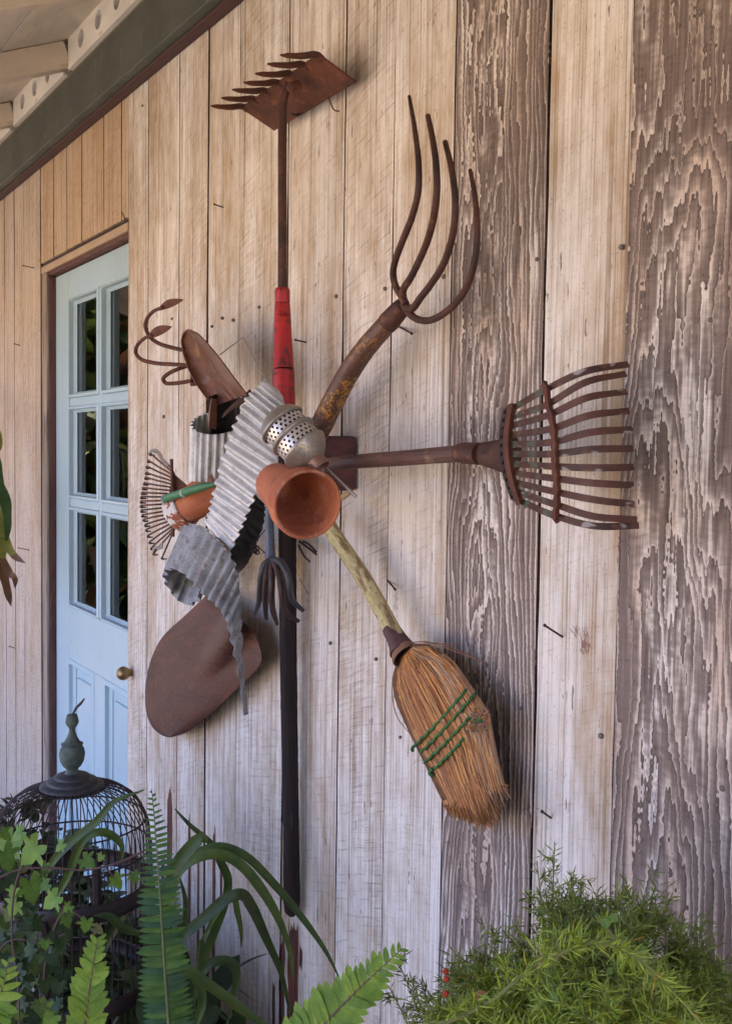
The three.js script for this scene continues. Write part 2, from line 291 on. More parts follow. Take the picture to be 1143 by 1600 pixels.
// ------------------------------------------------------------------ plank wall
const wallX = (u, v = 705) => P(u, v, 0).x;
const doorL = -3.304, doorR = -2.565, doorTop = 2.058;
const wall = thing('plank_wall', 'weathered vertical plank wall of whitewashed and bare boards carrying the tool sculpture', 'wall', V(-1.6, 0, 0));
{
  const r = rng(11);
  const edges = [];                                         // [left, right, bottom, top, kind]
  const main = [200, 231, 279, 323, 371, 446, 533, 608, 701, 845, 972].map((u) => wallX(u));
  const right = [...main, -0.655, -0.50, -0.33, -0.13, 0.07, 0.25, 0.45, 0.62];
  for (let i = 0; i < right.length - 1; i++) edges.push([right[i], right[i + 1], 0, 2.55, i === 8 || i === 10 ? 'grain' : 'cream', i]);
  const above = [3, 25, 40, 58, 84, 104, 128, 162, 190, 200].map((u) => P(u, 320, 0).x); above[above.length - 1] = main[0];
  const lefts = [-5.4, -5.22, -5.0, -4.85, -4.66, -4.5, -4.33, -4.18];
  const lx = [0, 9, 24, 38.5, 55.5].map((u) => P(u, 760, 0).x);
  const lAll = [...lefts.filter((v) => v < lx[0] - 0.06), ...lx.slice(0, -1), doorL - 0.062];
  for (let i = 0; i < lAll.length - 1; i++) edges.push([lAll[i], lAll[i + 1], 0, 2.55, 'left', i]);
  const ab = [doorL - 0.062, ...above.filter((v) => v > doorL + 0.02)];
  for (let i = 0; i < ab.length - 1; i++) edges.push([ab[i], ab[i + 1], doorTop + 0.044, 2.55, 'above', i]);
  const TX = {};
  const Y0 = 0.05, YH = 2.55;
  edges.forEach(([x0, x1, y0, y1, kind, i]) => {
    const w = x1 - x0, seed = x0 * 7 + 100; let fn, res = [128, 1024];
    if (kind === 'grain') { res = [320, 2048]; fn = i === 8 ? grainPlank(3, w, { cx: 0.42, h0: 0.014, slope: 0.020, rs: 0.0062, apex: 0.3, peaks: 0.02, pal: -0.02 }) : grainPlank(8, w, { cx: 0.34, h0: 0.03, slope: 0.06, rs: 0.0070, apex: 0.85, peaks: 0.03, pal: -0.04 }); }
    else if (kind === 'cream') {
      const near = i >= 4 && i <= 9; res = near ? [224, 2048] : i < 11 ? [128, 2048] : [64, 512];
      const o = { bias: [0.40, 0.50, 0.48, 0.46, 0.53, 0.5, 0.58, 0.62, 0, 0.58][i] ?? 0.55, sawAmp: [0.9, 0.35, 0.6, 0.25, 0.75, 0.45, 0.9, 0.3, 0, 0.15][i] ?? 0.6, dir: i % 3 === 1 ? 0.8 : 1, blot: i === 9 ? 1.9 : i % 2 ? 1.3 : 0.9 };
      const RP = [[266, 1232, 1500, 9], [297, 1275, 1460, 5], [311, 1330, 1700, 4], [334, 1290, 1700, 5], [345, 1320, 1440, 4], [281, 1420, 1700, 7], [322, 1480, 1700, 8], [340, 1540, 1700, 10], [300, 1500, 1700, 6], [458, 1440, 1700, 14], [441, 1460, 1700, 7], [428, 1530, 1700, 4], [503, 1545, 1700, 4], [470, 1470, 1520, 5], [255, 1330, 1700, 6], [365, 1560, 1700, 5]];
      if (i > 0 && i < 7) o.rot = (x, y, s) => { let e = 0; for (const [pu, v0, v1, hw] of PR) { const dx = x + x0 - pu, yy = y + Y0; if (Math.abs(dx) > hw * 1.8 || yy > v0 + 0.05) continue; const env = sst(v0 + 0.01, v0 - 0.06, yy) * sst(v1, v1 + 0.04, yy), n = 0.55 * noise(x * 130 + s, yy * 6) + 0.35 * noise(x * 40, yy * 22 + s) + 0.2 * noise(x * 300, yy * 40); e = Math.max(e, sst(0.0, 0.12, env * (1.0 - Math.pow(Math.abs(dx) / hw, 2)) - 0.12 + n * 0.6 * (env > 0 ? 1 : 0) - (env > 0.02 ? 0 : 1))); } return e; };
      const PR = RP.map(([pu, a, c, hw]) => { const p = P(pu, a, 0), q = P(pu, c, 0); return [p.x, p.y, q.y, hw * pxAt(p) * 1.3]; });
      if (i === 9) o.stain = [[P(913, 1003, 0).x - x0, P(913, 1003, 0).y - Y0, 0.012, 0.022, [0.17, 0.07, 0.05], 0.8], [P(898, 986, 0).x - x0, P(898, 986, 0).y - Y0, 0.010, 0.010, [0.2, 0.09, 0.065], 0.7], [P(968, 850, 0).x - x0, P(968, 850, 0).y - Y0, 0.006, 0.018, [0.14, 0.05, 0.035], 0.8]];
      if (i === 7) o.stain = [[P(618, 940, 0).x - x0, P(618, 940, 0).y - Y0, 0.012, 0.03, [0.2, 0.12, 0.09], 0.5]];
      if (i === 2) o.crack = [[w * 0.5, 0.3, 2.5, 0.0016]]; if (i === 1) o.crack = [[w * 0.62, 0.5, 1.4, 0.0016]]; if (i === 4) o.crack = [[w * 0.86, 1.9, 2.5, 0.002], [w * 0.3, 0.6, 1.15, 0.0015]];
      fn = creamPlank(i + 2, o);
    } else { res = [96, 1024]; fn = creamPlank(30 + i + (kind === 'above' ? 20 : 0), kind === 'above' ? { tan: [0.50, 0.325, 0.185], white: [0.57, 0.43, 0.30], bias: 0.38 + 0.2 * (i % 3 === 1), sawAmp: 1.0, blot: 0.9 } : { tan: [0.48, 0.34, 0.22], white: [0.60, 0.51, 0.43], bias: 0.45, sawAmp: 0.8 }); }
    const shared = kind === 'left' || kind === 'above', key = kind + (kind === 'cream' && i > 10 ? 'x' : shared ? i % 4 : i), T = TX[key] || (TX[key] = makeTex(res[0], res[1], shared || i > 10 ? 0.2 : w, YH, fn));
    const zo = (r() - 0.5) * (kind === 'above' || kind === 'left' ? 0.002 : 0.003) + (kind === 'grain' ? 0.002 : 0), gap = (kind === 'left' || kind === 'above' || i < 4 ? 0.0019 : 0.0013) + 0.0010 * r();
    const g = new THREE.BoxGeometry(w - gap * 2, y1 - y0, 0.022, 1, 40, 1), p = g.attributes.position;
    const sd = seed * 3.3;
    for (let k = 0; k < p.count; k++) { const yy = p.getY(k), sx = Math.sign(p.getX(k)); p.setX(k, p.getX(k) + 0.0012 * noise(yy * 9 + sd, sx * 3) + 0.0006 * noise(yy * 40, sx * 5 + sd)); if (p.getZ(k) > 0) p.setZ(k, p.getZ(k) + 0.0012 * noise(yy * 2 + sd, sx)); }
    { const nn = g.attributes.normal, cc = new Float32Array(p.count * 3); for (let k = 0; k < p.count; k++) { const e = Math.abs(nn.getX(k)) > 0.5; cc.set(e ? [0.16, 0.11, 0.09] : [1, 1, 1], k * 3); } g.setAttribute('color', new THREE.BufferAttribute(cc, 3)); }   // side faces coloured dark to stand in for shade in the gaps
    g.translate((x0 + x1) / 2, (y0 + y1) / 2, -0.011 + zo); g.computeVertexNormals();
    const uv = g.attributes.uv; for (let k = 0; k < p.count; k++) uv.setXY(k, p.getX(k) - x0, p.getY(k) - Y0);
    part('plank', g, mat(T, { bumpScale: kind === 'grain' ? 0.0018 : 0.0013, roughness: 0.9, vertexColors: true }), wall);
  });
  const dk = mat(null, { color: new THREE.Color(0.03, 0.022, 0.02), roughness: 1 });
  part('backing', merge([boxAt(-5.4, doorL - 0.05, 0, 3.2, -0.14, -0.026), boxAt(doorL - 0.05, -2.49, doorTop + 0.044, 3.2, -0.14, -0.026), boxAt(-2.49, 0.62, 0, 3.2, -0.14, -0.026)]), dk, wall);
  // nails
  const nail = (u0, v0, u1, v1, z1, m = rustDark, rr = 0.0014) => { const b = P(u1, v1, 0.0), a = P(u0, v0, z1), g = [tube([b, a], rr, { rad: 7, seg: 2 })]; const dir = a.clone().sub(b).normalize(); g.push(lathe([[0, 0.0005], [rr * 1.5, 0.0004], [rr * 1.65, -0.001], [0, -0.0014]], a, dir, 10)); part('nail', merge(g), m, wall); };
  for (const n of [[334, 319, 349, 324, 0.02], [461, 531, 478, 535, 0.024], [643, 521, 620, 509, 0.012], [850, 977, 878, 995, 0.034], [846, 1268, 860, 1278, 0.02], [617, 921, 604, 906, 0.012], [36, 415, 55, 419, 0.03], [22, 537, 32, 540, 0.02], [29, 856, 47, 860, 0.022], [191, 332, 196, 345, 0.008], [15, 1010, 24, 1013, 0.01]]) nail(...n);
  nail(468, 905, 482, 929, 0.025, wire, 0.001);
  const head = mat(null, { color: new THREE.Color(0.17, 0.135, 0.11), roughness: 0.7, metalness: 0.2 });
  for (const [u, v, rpx] of [[969, 386, 4.5], [838, 405, 3.5], [937, 1150, 4.5], [255, 651, 3], [600, 451, 3], [524, 463, 3.4], [692, 432, 3.6], [268, 498, 2], [586, 1030, 3], [515, 1005, 3], [624, 1152, 2.5], [812, 1107, 3], [1127, 1232, 5], [1108, 500, 4], [288, 520, 2.4], [1060, 40, 3], [404, 480, 2.6], [346, 497, 2.4], [363, 500, 2.4], [222, 165, 1.6], [325, 38, 2.4], [281, 72, 2], [330, 510, 2.2]]) { const c = P(u, v, 0.0028), R = rpx * pxAt(c); part('nail_head', lathe([[0, 0.0014], [R * 0.8, 0.0012], [R, 0.0004], [R, -0.004]], c, V(0, 0, 1), 12), head, wall); }
}
// house behind the wall: a closed dark room and a roof
{
  const rm = plain(0.16, 0.13, 0.10, { roughness: 0.95 });
  struct('room_floor', boxAt(-6, 1.2, -0.1, 0.03, -4, -0.145), rm);
  struct('room_ceiling', boxAt(-6, 1.2, 2.55, 2.65, -4, -0.145), rm);
  struct('room_wall', merge([boxAt(-6, 1.2, 0.03, 2.55, -4.1, -4), boxAt(-6.1, -6, -0.1, 3.2, -4.1, -0.145), boxAt(1.2, 1.3, -0.1, 3.2, -4.1, -0.145), boxAt(-6, -5.4, 0.03, 3.2, -0.145, -0.02), boxAt(0.62, 1.2, 0.03, 3.2, -0.145, -0.02)]), rm);
  struct('house_roof', boxAt(-6.3, 1.5, 3.2, 3.32, -4.3, 0.14), rm);
}

// ------------------------------------------------------------------ porch roof
const greenPaint = mat(makeTex(384, 384, 0.6, 0.6, (x, y) => { const n = fbm(x * 9, y * 9, 4), f = noise(x * 20, y * 300) , w = fbm(x * 40, y * 14 + 3, 3); let c = mix3([0.058, 0.066, 0.054], [0.095, 0.100, 0.080], clamp(0.5 + n)); c = mix3(c, [0.21, 0.16, 0.09], 0.65 * sst(0.28, 0.5, w)); const k = 1 + 0.12 * f; return [c[0] * k, c[1] * k, c[2] * k]; }), { roughness: 0.7 });
const paintT = makeTex(256, 256, 0.5, 0.5, (x, y) => { const n = fbm(x * 8, y * 24, 4), f = noise(x * 14, y * 330), d = sst(0.3, 0.5, fbm(x * 30, y * 60, 3)); const k = 0.75 * (1 + 0.16 * n + 0.06 * f); return mix3([k, k, k], [0.42, 0.3, 0.2], 0.4 * d); });
const cream = (r, g, b) => mat(paintT, { roughness: 0.8, color: new THREE.Color(r / 0.75, g / 0.75, b / 0.75) });
const slope = 0.40;
const roof = thing('porch_roof', 'lean-to porch roof with green ledger beam, pale rafters and vented white blocking boards', 'roof', V(-2.6, 2.4, 0.05));
{
  const rafM = cream(0.64, 0.55, 0.44), blockM = cream(0.78, 0.74, 0.68), deckM = cream(0.66, 0.59, 0.48);
  part('beam', boxAt(-5.4, 0.9, 2.402, 2.53, 0.004, 0.052, 0.004), greenPaint, roof);
  part('underside_strip', boxAt(-5.4, 0.9, 2.394, 2.4012, 0.003, 0.03, 0.002), cream(0.07, 0.032, 0.028), roof);  // dark red strip standing in for the underside of the beam
  part('gap_strip', boxAt(-5.4, 0.9, 2.5315, 2.556, 0.003, 0.034, 0.003), cream(0.20, 0.17, 0.13, 3), roof, { label: 'dark strip in the gap above the green beam' });  // dark strip fills the gap between beam and blocking
  const tilt = Math.atan(slope), LEN = 1.75;
  const xs = []; for (let k = -4; k <= 5; k++) xs.push(-2.953 + 0.605 * k);
  for (const x of xs) {
    const g = boxAt(-0.022, 0.022, 0, 0.070, -0.02, LEN, 0.003); g.rotateX(tilt); g.translate(x, 2.565, 0.045); part('rafter', g, rafM, roof);
  }
  for (const x of xs) {                                     // blocking with three vent holes
    const w = 0.605 - 0.048, h = 0.088, s = new THREE.Shape(); s.moveTo(-w / 2, 0); s.lineTo(w / 2, 0); s.lineTo(w / 2, h); s.lineTo(-w / 2, h); s.closePath();
    for (const k of [-1, 0, 1]) { const p = new THREE.Path(); p.absellipse(k * 0.143 - 0.02, h * 0.54, 0.0235, 0.0235, 0, 6.2832, true); s.holes.push(p); }
    const g = uvBox(new THREE.ExtrudeGeometry(s, { depth: 0.022, bevelEnabled: false, curveSegments: 14 })); g.translate(x + 0.3025, 2.56, 0.02); part('blocking', g, blockM, roof);
  }
  for (let k = 0; k < 10; k++) {                            // sheathing boards over the rafters
    const z0 = k * 0.18 - 0.02, g = boxAt(-5.4, 0.9, 0.0715, 0.092, k ? z0 + 0.002 : -0.075, z0 + 0.178, 0.002); g.rotateX(tilt); g.translate(0, 2.565, 0.045); part('sheathing_board', g, deckM, roof);
  }
}

// ------------------------------------------------------------------ door and its frame
{
  const redT = makeTex(192, 512, 0.15, 0.8, (x, y) => { const n = fbm(x * 30, y * 6, 4), f = noise(x * 400, y * 12); let c = mix3([0.085, 0.034, 0.028], [0.16, 0.066, 0.052], clamp(0.5 + n)); c = mix3(c, [0.22, 0.15, 0.12], 0.5 * sst(0.25, 0.5, fbm(x * 50, y * 9 + 4, 3))); const k = 1 + 0.15 * f; return [c[0] * k, c[1] * k, c[2] * k, 0.5 + 0.4 * f]; });
  const redP = mat(redT, { roughness: 0.75, bumpScale: 0.0007 });
  const edgeM = mat(makeTex(128, 1024, 0.06, 2.2, (x, y) => { const n = fbm(x * 40, y * 4, 4), f = noise(x * 500, y * 14); let c = mix3([0.20, 0.15, 0.12], [0.40, 0.32, 0.25], clamp(0.5 + 1.2 * n)); c = mix3(c, [0.10, 0.05, 0.04], 0.8 * sst(0.15, 0.45, fbm(x * 60, y * 6 + 9, 3))); const k = 1 + 0.18 * f; return [c[0] * k, c[1] * k, c[2] * k]; }), { roughness: 0.85 });
  const fr = thing('door_frame', 'dark red door frame with weathered edge around the pale blue door', 'door frame', V(-2.9, 0, 0));
  const dz = -0.028;
  part('jamb', merge([boxAt(doorL - 0.058, doorL, 0.03, doorTop, -0.12, -0.0082, 0.003)]), redP, fr);
  part('jamb', boxAt(doorR + 0.02, doorR + 0.075, 0.03, doorTop, -0.12, -0.03, 0.003), redP, fr);
  part('header', boxAt(doorL - 0.058, doorR + 0.075, doorTop + 0.0005, doorTop + 0.042, -0.12, -0.028, 0.003), redP, fr);
  part('header', boxAt(doorL - 0.058, doorR, doorTop + 0.0005, doorTop + 0.042, -0.0275, -0.0082, 0.003), redP, fr);
  part('casing', boxAt(doorL - 0.056, doorL - 0.002, 0.03, doorTop + 0.01, -0.008, -0.0005, 0.002), edgeM, fr, { label: 'weathered grey-brown edge of the frame' });
  part('casing', boxAt(doorL - 0.058, doorR - 0.001, doorTop + 0.011, doorTop + 0.032, -0.008, 0.0005, 0.002), cream(0.46, 0.33, 0.22, 4), fr, { label: 'tan strip along the head of the frame' });
  part('casing', boxAt(doorL - 0.058, doorR - 0.001, doorTop + 0.033, doorTop + 0.041, -0.008, -0.003, 0.002), rustDark, fr, { label: 'dark strip standing in for the gap over the door head' });  // dark colour drawn in place of the shaded gap above the head
  part('sill', boxAt(doorL, doorR + 0.02, 0.0, 0.03, -0.12, 0.02, 0.003), edgeM, fr);

  const blueT = makeTex(256, 512, 0.5, 1, (x, y) => { const n = fbm(x * 5, y * 3, 4), f = noise(x * 60, y * 6), g = fbm(x * 90, y * 90, 2); const d = sst(0.32, 0.55, fbm(x * 40 + 2, y * 25, 3)); let k = 1 + 0.07 * n + 0.03 * f + 0.03 * g; let c = [0.42 * k, 0.56 * k, 0.615 * k]; c = mix3(c, [0.34, 0.36, 0.35], 0.4 * d); return [c[0], c[1], c[2], 0.5 + 0.3 * f + 0.3 * g]; });
  const blue = mat(blueT, { roughness: 0.42, bumpScale: 0.0004 });
  const door = thing('door', 'pale blue half-glazed door with dark panes and a brass knob', 'door', V(-2.9, 0.03, dz));
  const b = 0.036, zt = dz, zb = dz - 0.042;                // z front, back
  const X = (u, v) => P(u, v, dz).x, Y = (u, v) => P(u, v, dz).y;
  const DL = doorL + 0.004, DR = doorR + 0.016, T = doorTop - 0.004;
  const gx0 = X(107.5, 700), mx0 = X(149, 700), mx1 = X(162, 700), gw = mx0 - gx0, gx1 = Math.min(DR - 0.02, mx1 + gw);
  const gTop = Y(112, 465), gBot = Y(107, 947), r1 = Y(130, 626), r2 = Y(130, 788);
  const mh = 0.016;
  part('stile', boxAt(DL, gx0, 0.035, T, zb, zt), blue, door); part('stile', boxAt(gx1, DR, 0.035, T, zb, zt), blue, door);
  part('rail', boxAt(gx0, gx1, gTop, T, zb, zt - 0.0005), blue, door);
  const pTop = Y(110, 1030);
  part('rail', boxAt(gx0, gx1, pTop, gBot, zb, zt - 0.0005), blue, door); part('rail', boxAt(gx0, gx1, 0.035, 0.27, zb, zt - 0.0005), blue, door);
  part('stile', boxAt(mx0 - 0.012, mx1 + 0.012, 0.27, pTop, zb, zt - 0.0008), blue, door);
  part('muntin', boxAt((mx0 + mx1) / 2 - 0.014, (mx0 + mx1) / 2 + 0.014, gBot, gTop, zb + 0.003, zt - 0.002, 0.005), blue, door);
  const xm = (mx0 + mx1) / 2;
  for (const y of [r1, r2]) for (const [a, c] of [[gx0, xm - 0.014], [xm + 0.014, gx1]]) part('muntin', boxAt(a, c, y - 0.014, y + 0.014, zb + 0.003, zt - 0.0025, 0.005), blue, door);
  const glass = new THREE.MeshPhysicalMaterial({ color: 0xffffff, transmission: 1, thickness: 0, roughness: 0.015, ior: 1.52, side: THREE.DoubleSide });
  const ys = [[r1 + 0.014, gTop], [r2 + 0.014, r1 - 0.014], [gBot, r2 - 0.014]];
  const mould = (x0, x1, y0, y1, w, z0, z1) => {            // mitred sloping moulding round an opening
    const g = []; const o = [[x0, y0], [x1, y0], [x1, y1], [x0, y1]], n = [[x0 + w, y0 + w], [x1 - w, y0 + w], [x1 - w, y1 - w], [x0 + w, y1 - w]];
    for (let k = 0; k < 4; k++) { const a = o[k], c = o[(k + 1) % 4], d = n[(k + 1) % 4], e = n[k]; const L = Math.hypot(c[0] - a[0], c[1] - a[1]);
      g.push(sheet([[V(a[0], a[1], z0), V((a[0] * 0.55 + e[0] * 0.45), a[1] * 0.55 + e[1] * 0.45, z0 + (z0 > z1 ? 0.004 : 0)), V(a[0] * 0.5 + e[0] * 0.5, a[1] * 0.5 + e[1] * 0.5, lerp(z0, z1, 0.5)), V(e[0], e[1], z1)], [V(c[0], c[1], z0), V(c[0] * 0.55 + d[0] * 0.45, c[1] * 0.55 + d[1] * 0.45, z0 + 0.004), V(c[0] * 0.5 + d[0] * 0.5, c[1] * 0.5 + d[1] * 0.5, lerp(z0, z1, 0.5)), V(d[0], d[1], z1)]], 0.0015)); }
    return merge(g.map((q) => toCreasedNormals(q, 0.4)));
  };
  for (const [y0, y1] of ys) for (const [a, c] of [[gx0, xm - 0.014], [xm + 0.014, gx1]]) {
    const g = new THREE.PlaneGeometry(c - a - 0.004, y1 - y0 - 0.004); g.translate((a + c) / 2, (y0 + y1) / 2, zt - 0.024);
    const pane = part('pane', g, glass, door); const q = worldOf(pane);
    part('moulding', mould(a, c, y0, y1, 0.016, zt - 0.003, zt - 0.022), blue, pane);
  }
  for (const [a, c] of [[gx0, mx0 - 0.012], [mx1 + 0.012, gx1]]) {
    const pn = part('panel', boxAt(a + 0.001, c - 0.001, 0.27, pTop, zb + 0.005, zt - 0.016), blue, door);
    part('moulding', mould(a, c, 0.27, pTop, 0.026, zt - 0.001, zt - 0.0145), blue, pn);
    part('field', boxAt(a + 0.05, c - 0.05, 0.32, pTop - 0.05, zt - 0.018, zt - 0.009, 0.004), blue, pn);
  }
  const kp = P(193.5, 1052, 0.022), kb = V(kp.x, kp.y, zt), R = 11 * pxAt(kp);
  const brass = plain(0.28, 0.19, 0.09, { roughness: 0.36, metalness: 0.85, amp: 0.25, bumpScale: 0.0002 });
  const kn = part('knob', lathe([[0, R * 1.0], [R * 0.5, R * 0.93], [R * 0.85, R * 0.6], [R, R * 0.15], [R * 0.94, -R * 0.25], [R * 0.6, -R * 0.75], [R * 0.45, -R], [R * 0.45, -0.04], [R * 1.1, -0.046], [R * 1.15, -0.05]], kp, V(0, 0, 1), 28), brass, door);
}

// ------------------------------------------------------------------ the tool sculpture on the wall
const Z = V(0, 0, 1);
// dark post
{
  const m = mat(makeTex(256, 1024, 0.2, 0.9, (x, y) => { const n = fbm(x * 30, y * 5, 4), f = noise(x * 380, y * 10); let c = mix3([0.010, 0.006, 0.006], [0.030, 0.015, 0.013], clamp(0.45 + n)); c = mix3(c, [0.13, 0.08, 0.06], 0.5 * sst(0.3, 0.5, fbm(x * 60, y * 6, 3))); const k = 1 + 0.3 * f; return [c[0] * k, c[1] * k, c[2] * k, 0.5 + 0.5 * f + 0.3 * n]; }), { roughness: 0.9, bumpScale: 0.002 });
  const pts = [[448, 690, 0.04], [449, 850, 0.037], [450, 1000, 0.033], [453, 1200, 0.028], [455, 1330, 0.024], [455.5, 1405, 0.022], [455.5, 1424, 0.021], [455.5, 1431, 0.021]].map((a) => P(...a));
  single('wooden_post', tube(pts, [14, 14, 13.6, 13, 13, 13.5, 11.5, 5].map((w) => w * pxAt(pts[3])), { rad: 18, seg: 120, flat: 1, up: Z, rough: 0.045 }), m, 'long dark brown wooden pole hanging straight down below the sculpture', 'pole', pts[7].clone());
}
// wooden block
{
  const a = P(530, 725, 0.0), x1 = P(557, 730, 0.003).x, g = [boxAt(x1 - 0.075, x1, P(552, 771, 0.07).y, P(530, 680, 0.07).y, 0.003, 0.07, 0.004)];
  const m = mat(makeTex(192, 192, 0.15, 0.15, (x, y) => { const n = fbm(x * 20, y * 60, 4), f = noise(x * 60, y * 500); const c = mix3([0.045, 0.016, 0.016], [0.115, 0.036, 0.030], clamp(0.5 + n)), k = 1 + 0.2 * f; return [c[0] * k, c[1] * k, c[2] * k]; }), { roughness: 0.7 });
  const t = thing('wooden_block', 'dark red wooden block on the wall behind the rake handle', 'wood block', V(a.x, a.y, 0)); part('block', g[0], m, t);
  const s = tube([P(520, 773, 0.055), P(532, 777, 0.05), P(546, 770, 0.05)], [0.004, 0.006, 0.003], { rad: 7, rough: 0.3 }); part('broken_edge', s, plain(0.42, 0.31, 0.16), t, { label: 'splintered yellowish lower edge' });
}
// rake-hoe at the top
{
  const q = P(443, 640, 0.085), t = thing('hoe_rake', 'rusty toothed hoe head on an upright shaft with a red painted socket', 'hoe', q);
  const z0 = 0.028, z1 = 0.09, A = P(377, 168, z1), B = P(497, 84, z1), C = P(429, 203, z0), E2 = P(556, 128, z0), rows = [];
  for (let i = 0; i <= 6; i++) { const a = A.clone().lerp(C, i / 6), b = B.clone().lerp(E2, i / 6), row = []; const bul = 0; for (let j = 0; j <= 14; j++) row.push(a.clone().lerp(b, j / 14).add(V(0, bul, 0))); rows.push(row); }
  part('blade', sheet(rows, 0.004), rustRed, t);
  const tips = [[330, 165.5], [346, 153], [363, 140], [381, 129], [399, 115], [418, 100], [438, 86]];
  tips.forEach(([u, v], i) => { const root = A.clone().lerp(B, (i + 0.12) / 6.24), zt = 0.155, tip = P(u, v, zt), m1 = root.clone().lerp(tip, 0.4).add(V(0, -0.0015, 0)), r0 = root.clone().lerp(C.clone().lerp(E2, i / 6), 0.15); part('tooth', tube([r0, root, m1, tip.clone().lerp(root, 0.2).add(V(0, -0.001, 0)), tip], [0.0062, 0.0068, 0.0062, 0.005, 0.0018], { rad: 8, flat: 0.8, up: V(0, 1, 0), rough: 0.06, seed: i }), rustRed, t); });
  const top = P(449, 128, 0.082), sh = [top, P(446, 145, 0.084), P(442, 160, 0.085), P(441, 200, 0.085), P(441, 320, 0.085), P(441, 458, 0.085)], u = pxAt(sh[3]);
  part('shaft', tube(sh, [3.5, 6, 6.6, 6.8, 7, 7].map((x) => x * u), { rad: 12, rough: 0.04 }), rust, t);
  part('rivet_or_hole', lathe([[0, 0.004], [0.006, 0.002], [0.008, -0.003], [0.008, -0.02]], P(453, 137, 0.1), V(0.2, -0.5, 1), 12), rustRed, t);
  const red = mat(makeTex(192, 384, 0.12, 0.3, (x, y) => { const n = fbm(x * 26, y * 14, 4), d = fbm(x * 60 + 4, y * 40, 4); let c = mix3([0.27, 0.010, 0.010], [0.46, 0.018, 0.016], clamp(0.5 + n)); c = mix3(c, [0.07, 0.02, 0.018], 0.85 * sst(0.08, 0.36, d + 0.25 * noise(x * 300, y * 60))); c = mix3(c, [0.05, 0.02, 0.02], 0.8 * sst(0.5, 0.65, noise(x * 300, y * 200))); return [c[0], c[1], c[2], 0.6 + 0.3 * n - 0.4 * sst(0.12, 0.4, d)]; }), { roughness: 0.42, bumpScale: 0.0008 });
  const hp = [P(441, 450, 0.085), P(441, 454, 0.085), P(441, 473, 0.085), P(441, 475, 0.085), P(441.5, 520, 0.087), P(443, 577, 0.09), P(443, 582, 0.09), P(444, 660, 0.095)];
  part('socket', merge([tube(hp.slice(0, 3), [10, 12.2, 12].map((x) => x * u), { rad: 16, seg: 8 }), tube(hp.slice(2, 6), [11, 12, 14.3, 16.2].map((x) => x * u), { rad: 16, seg: 20 }), ...[[490, 11.6], [494, 11.8], [560, 15.6]].map(([v, rr]) => tube([P(441.5, v - 1.6, 0.087), P(441.5, v, 0.087), P(441.5, v + 1.6, 0.087)], [rr * 0.96 * u, rr * 1.07 * u, rr * 0.97 * u], { rad: 16, seg: 6 })), tube(hp.slice(5), [16.6, 17.2, 17.8].map((x) => x * u), { rad: 16, seg: 8 })]), red, t, { label: 'red painted socket with dark chips' });
  part('rivet_or_hole', lathe([[0, 0.002], [0.003, 0.001], [0.0035, -0.004]], P(430, 516, 0.098), V(-0.8, 0, 0.6), 10), red, t);
  part('wire_tie', tube([P(512, 152, 0.036), P(515, 157, 0.03), P(522, 172, 0.014), P(530, 174, 0.008)], 0.0011, { rad: 6 }), rustDark, t);
  part('wire_tie', tube([P(455, 178, 0.05), P(462, 180, 0.045), P(468, 178, 0.03)], 0.002, { rad: 6 }), rustDark, t);
}
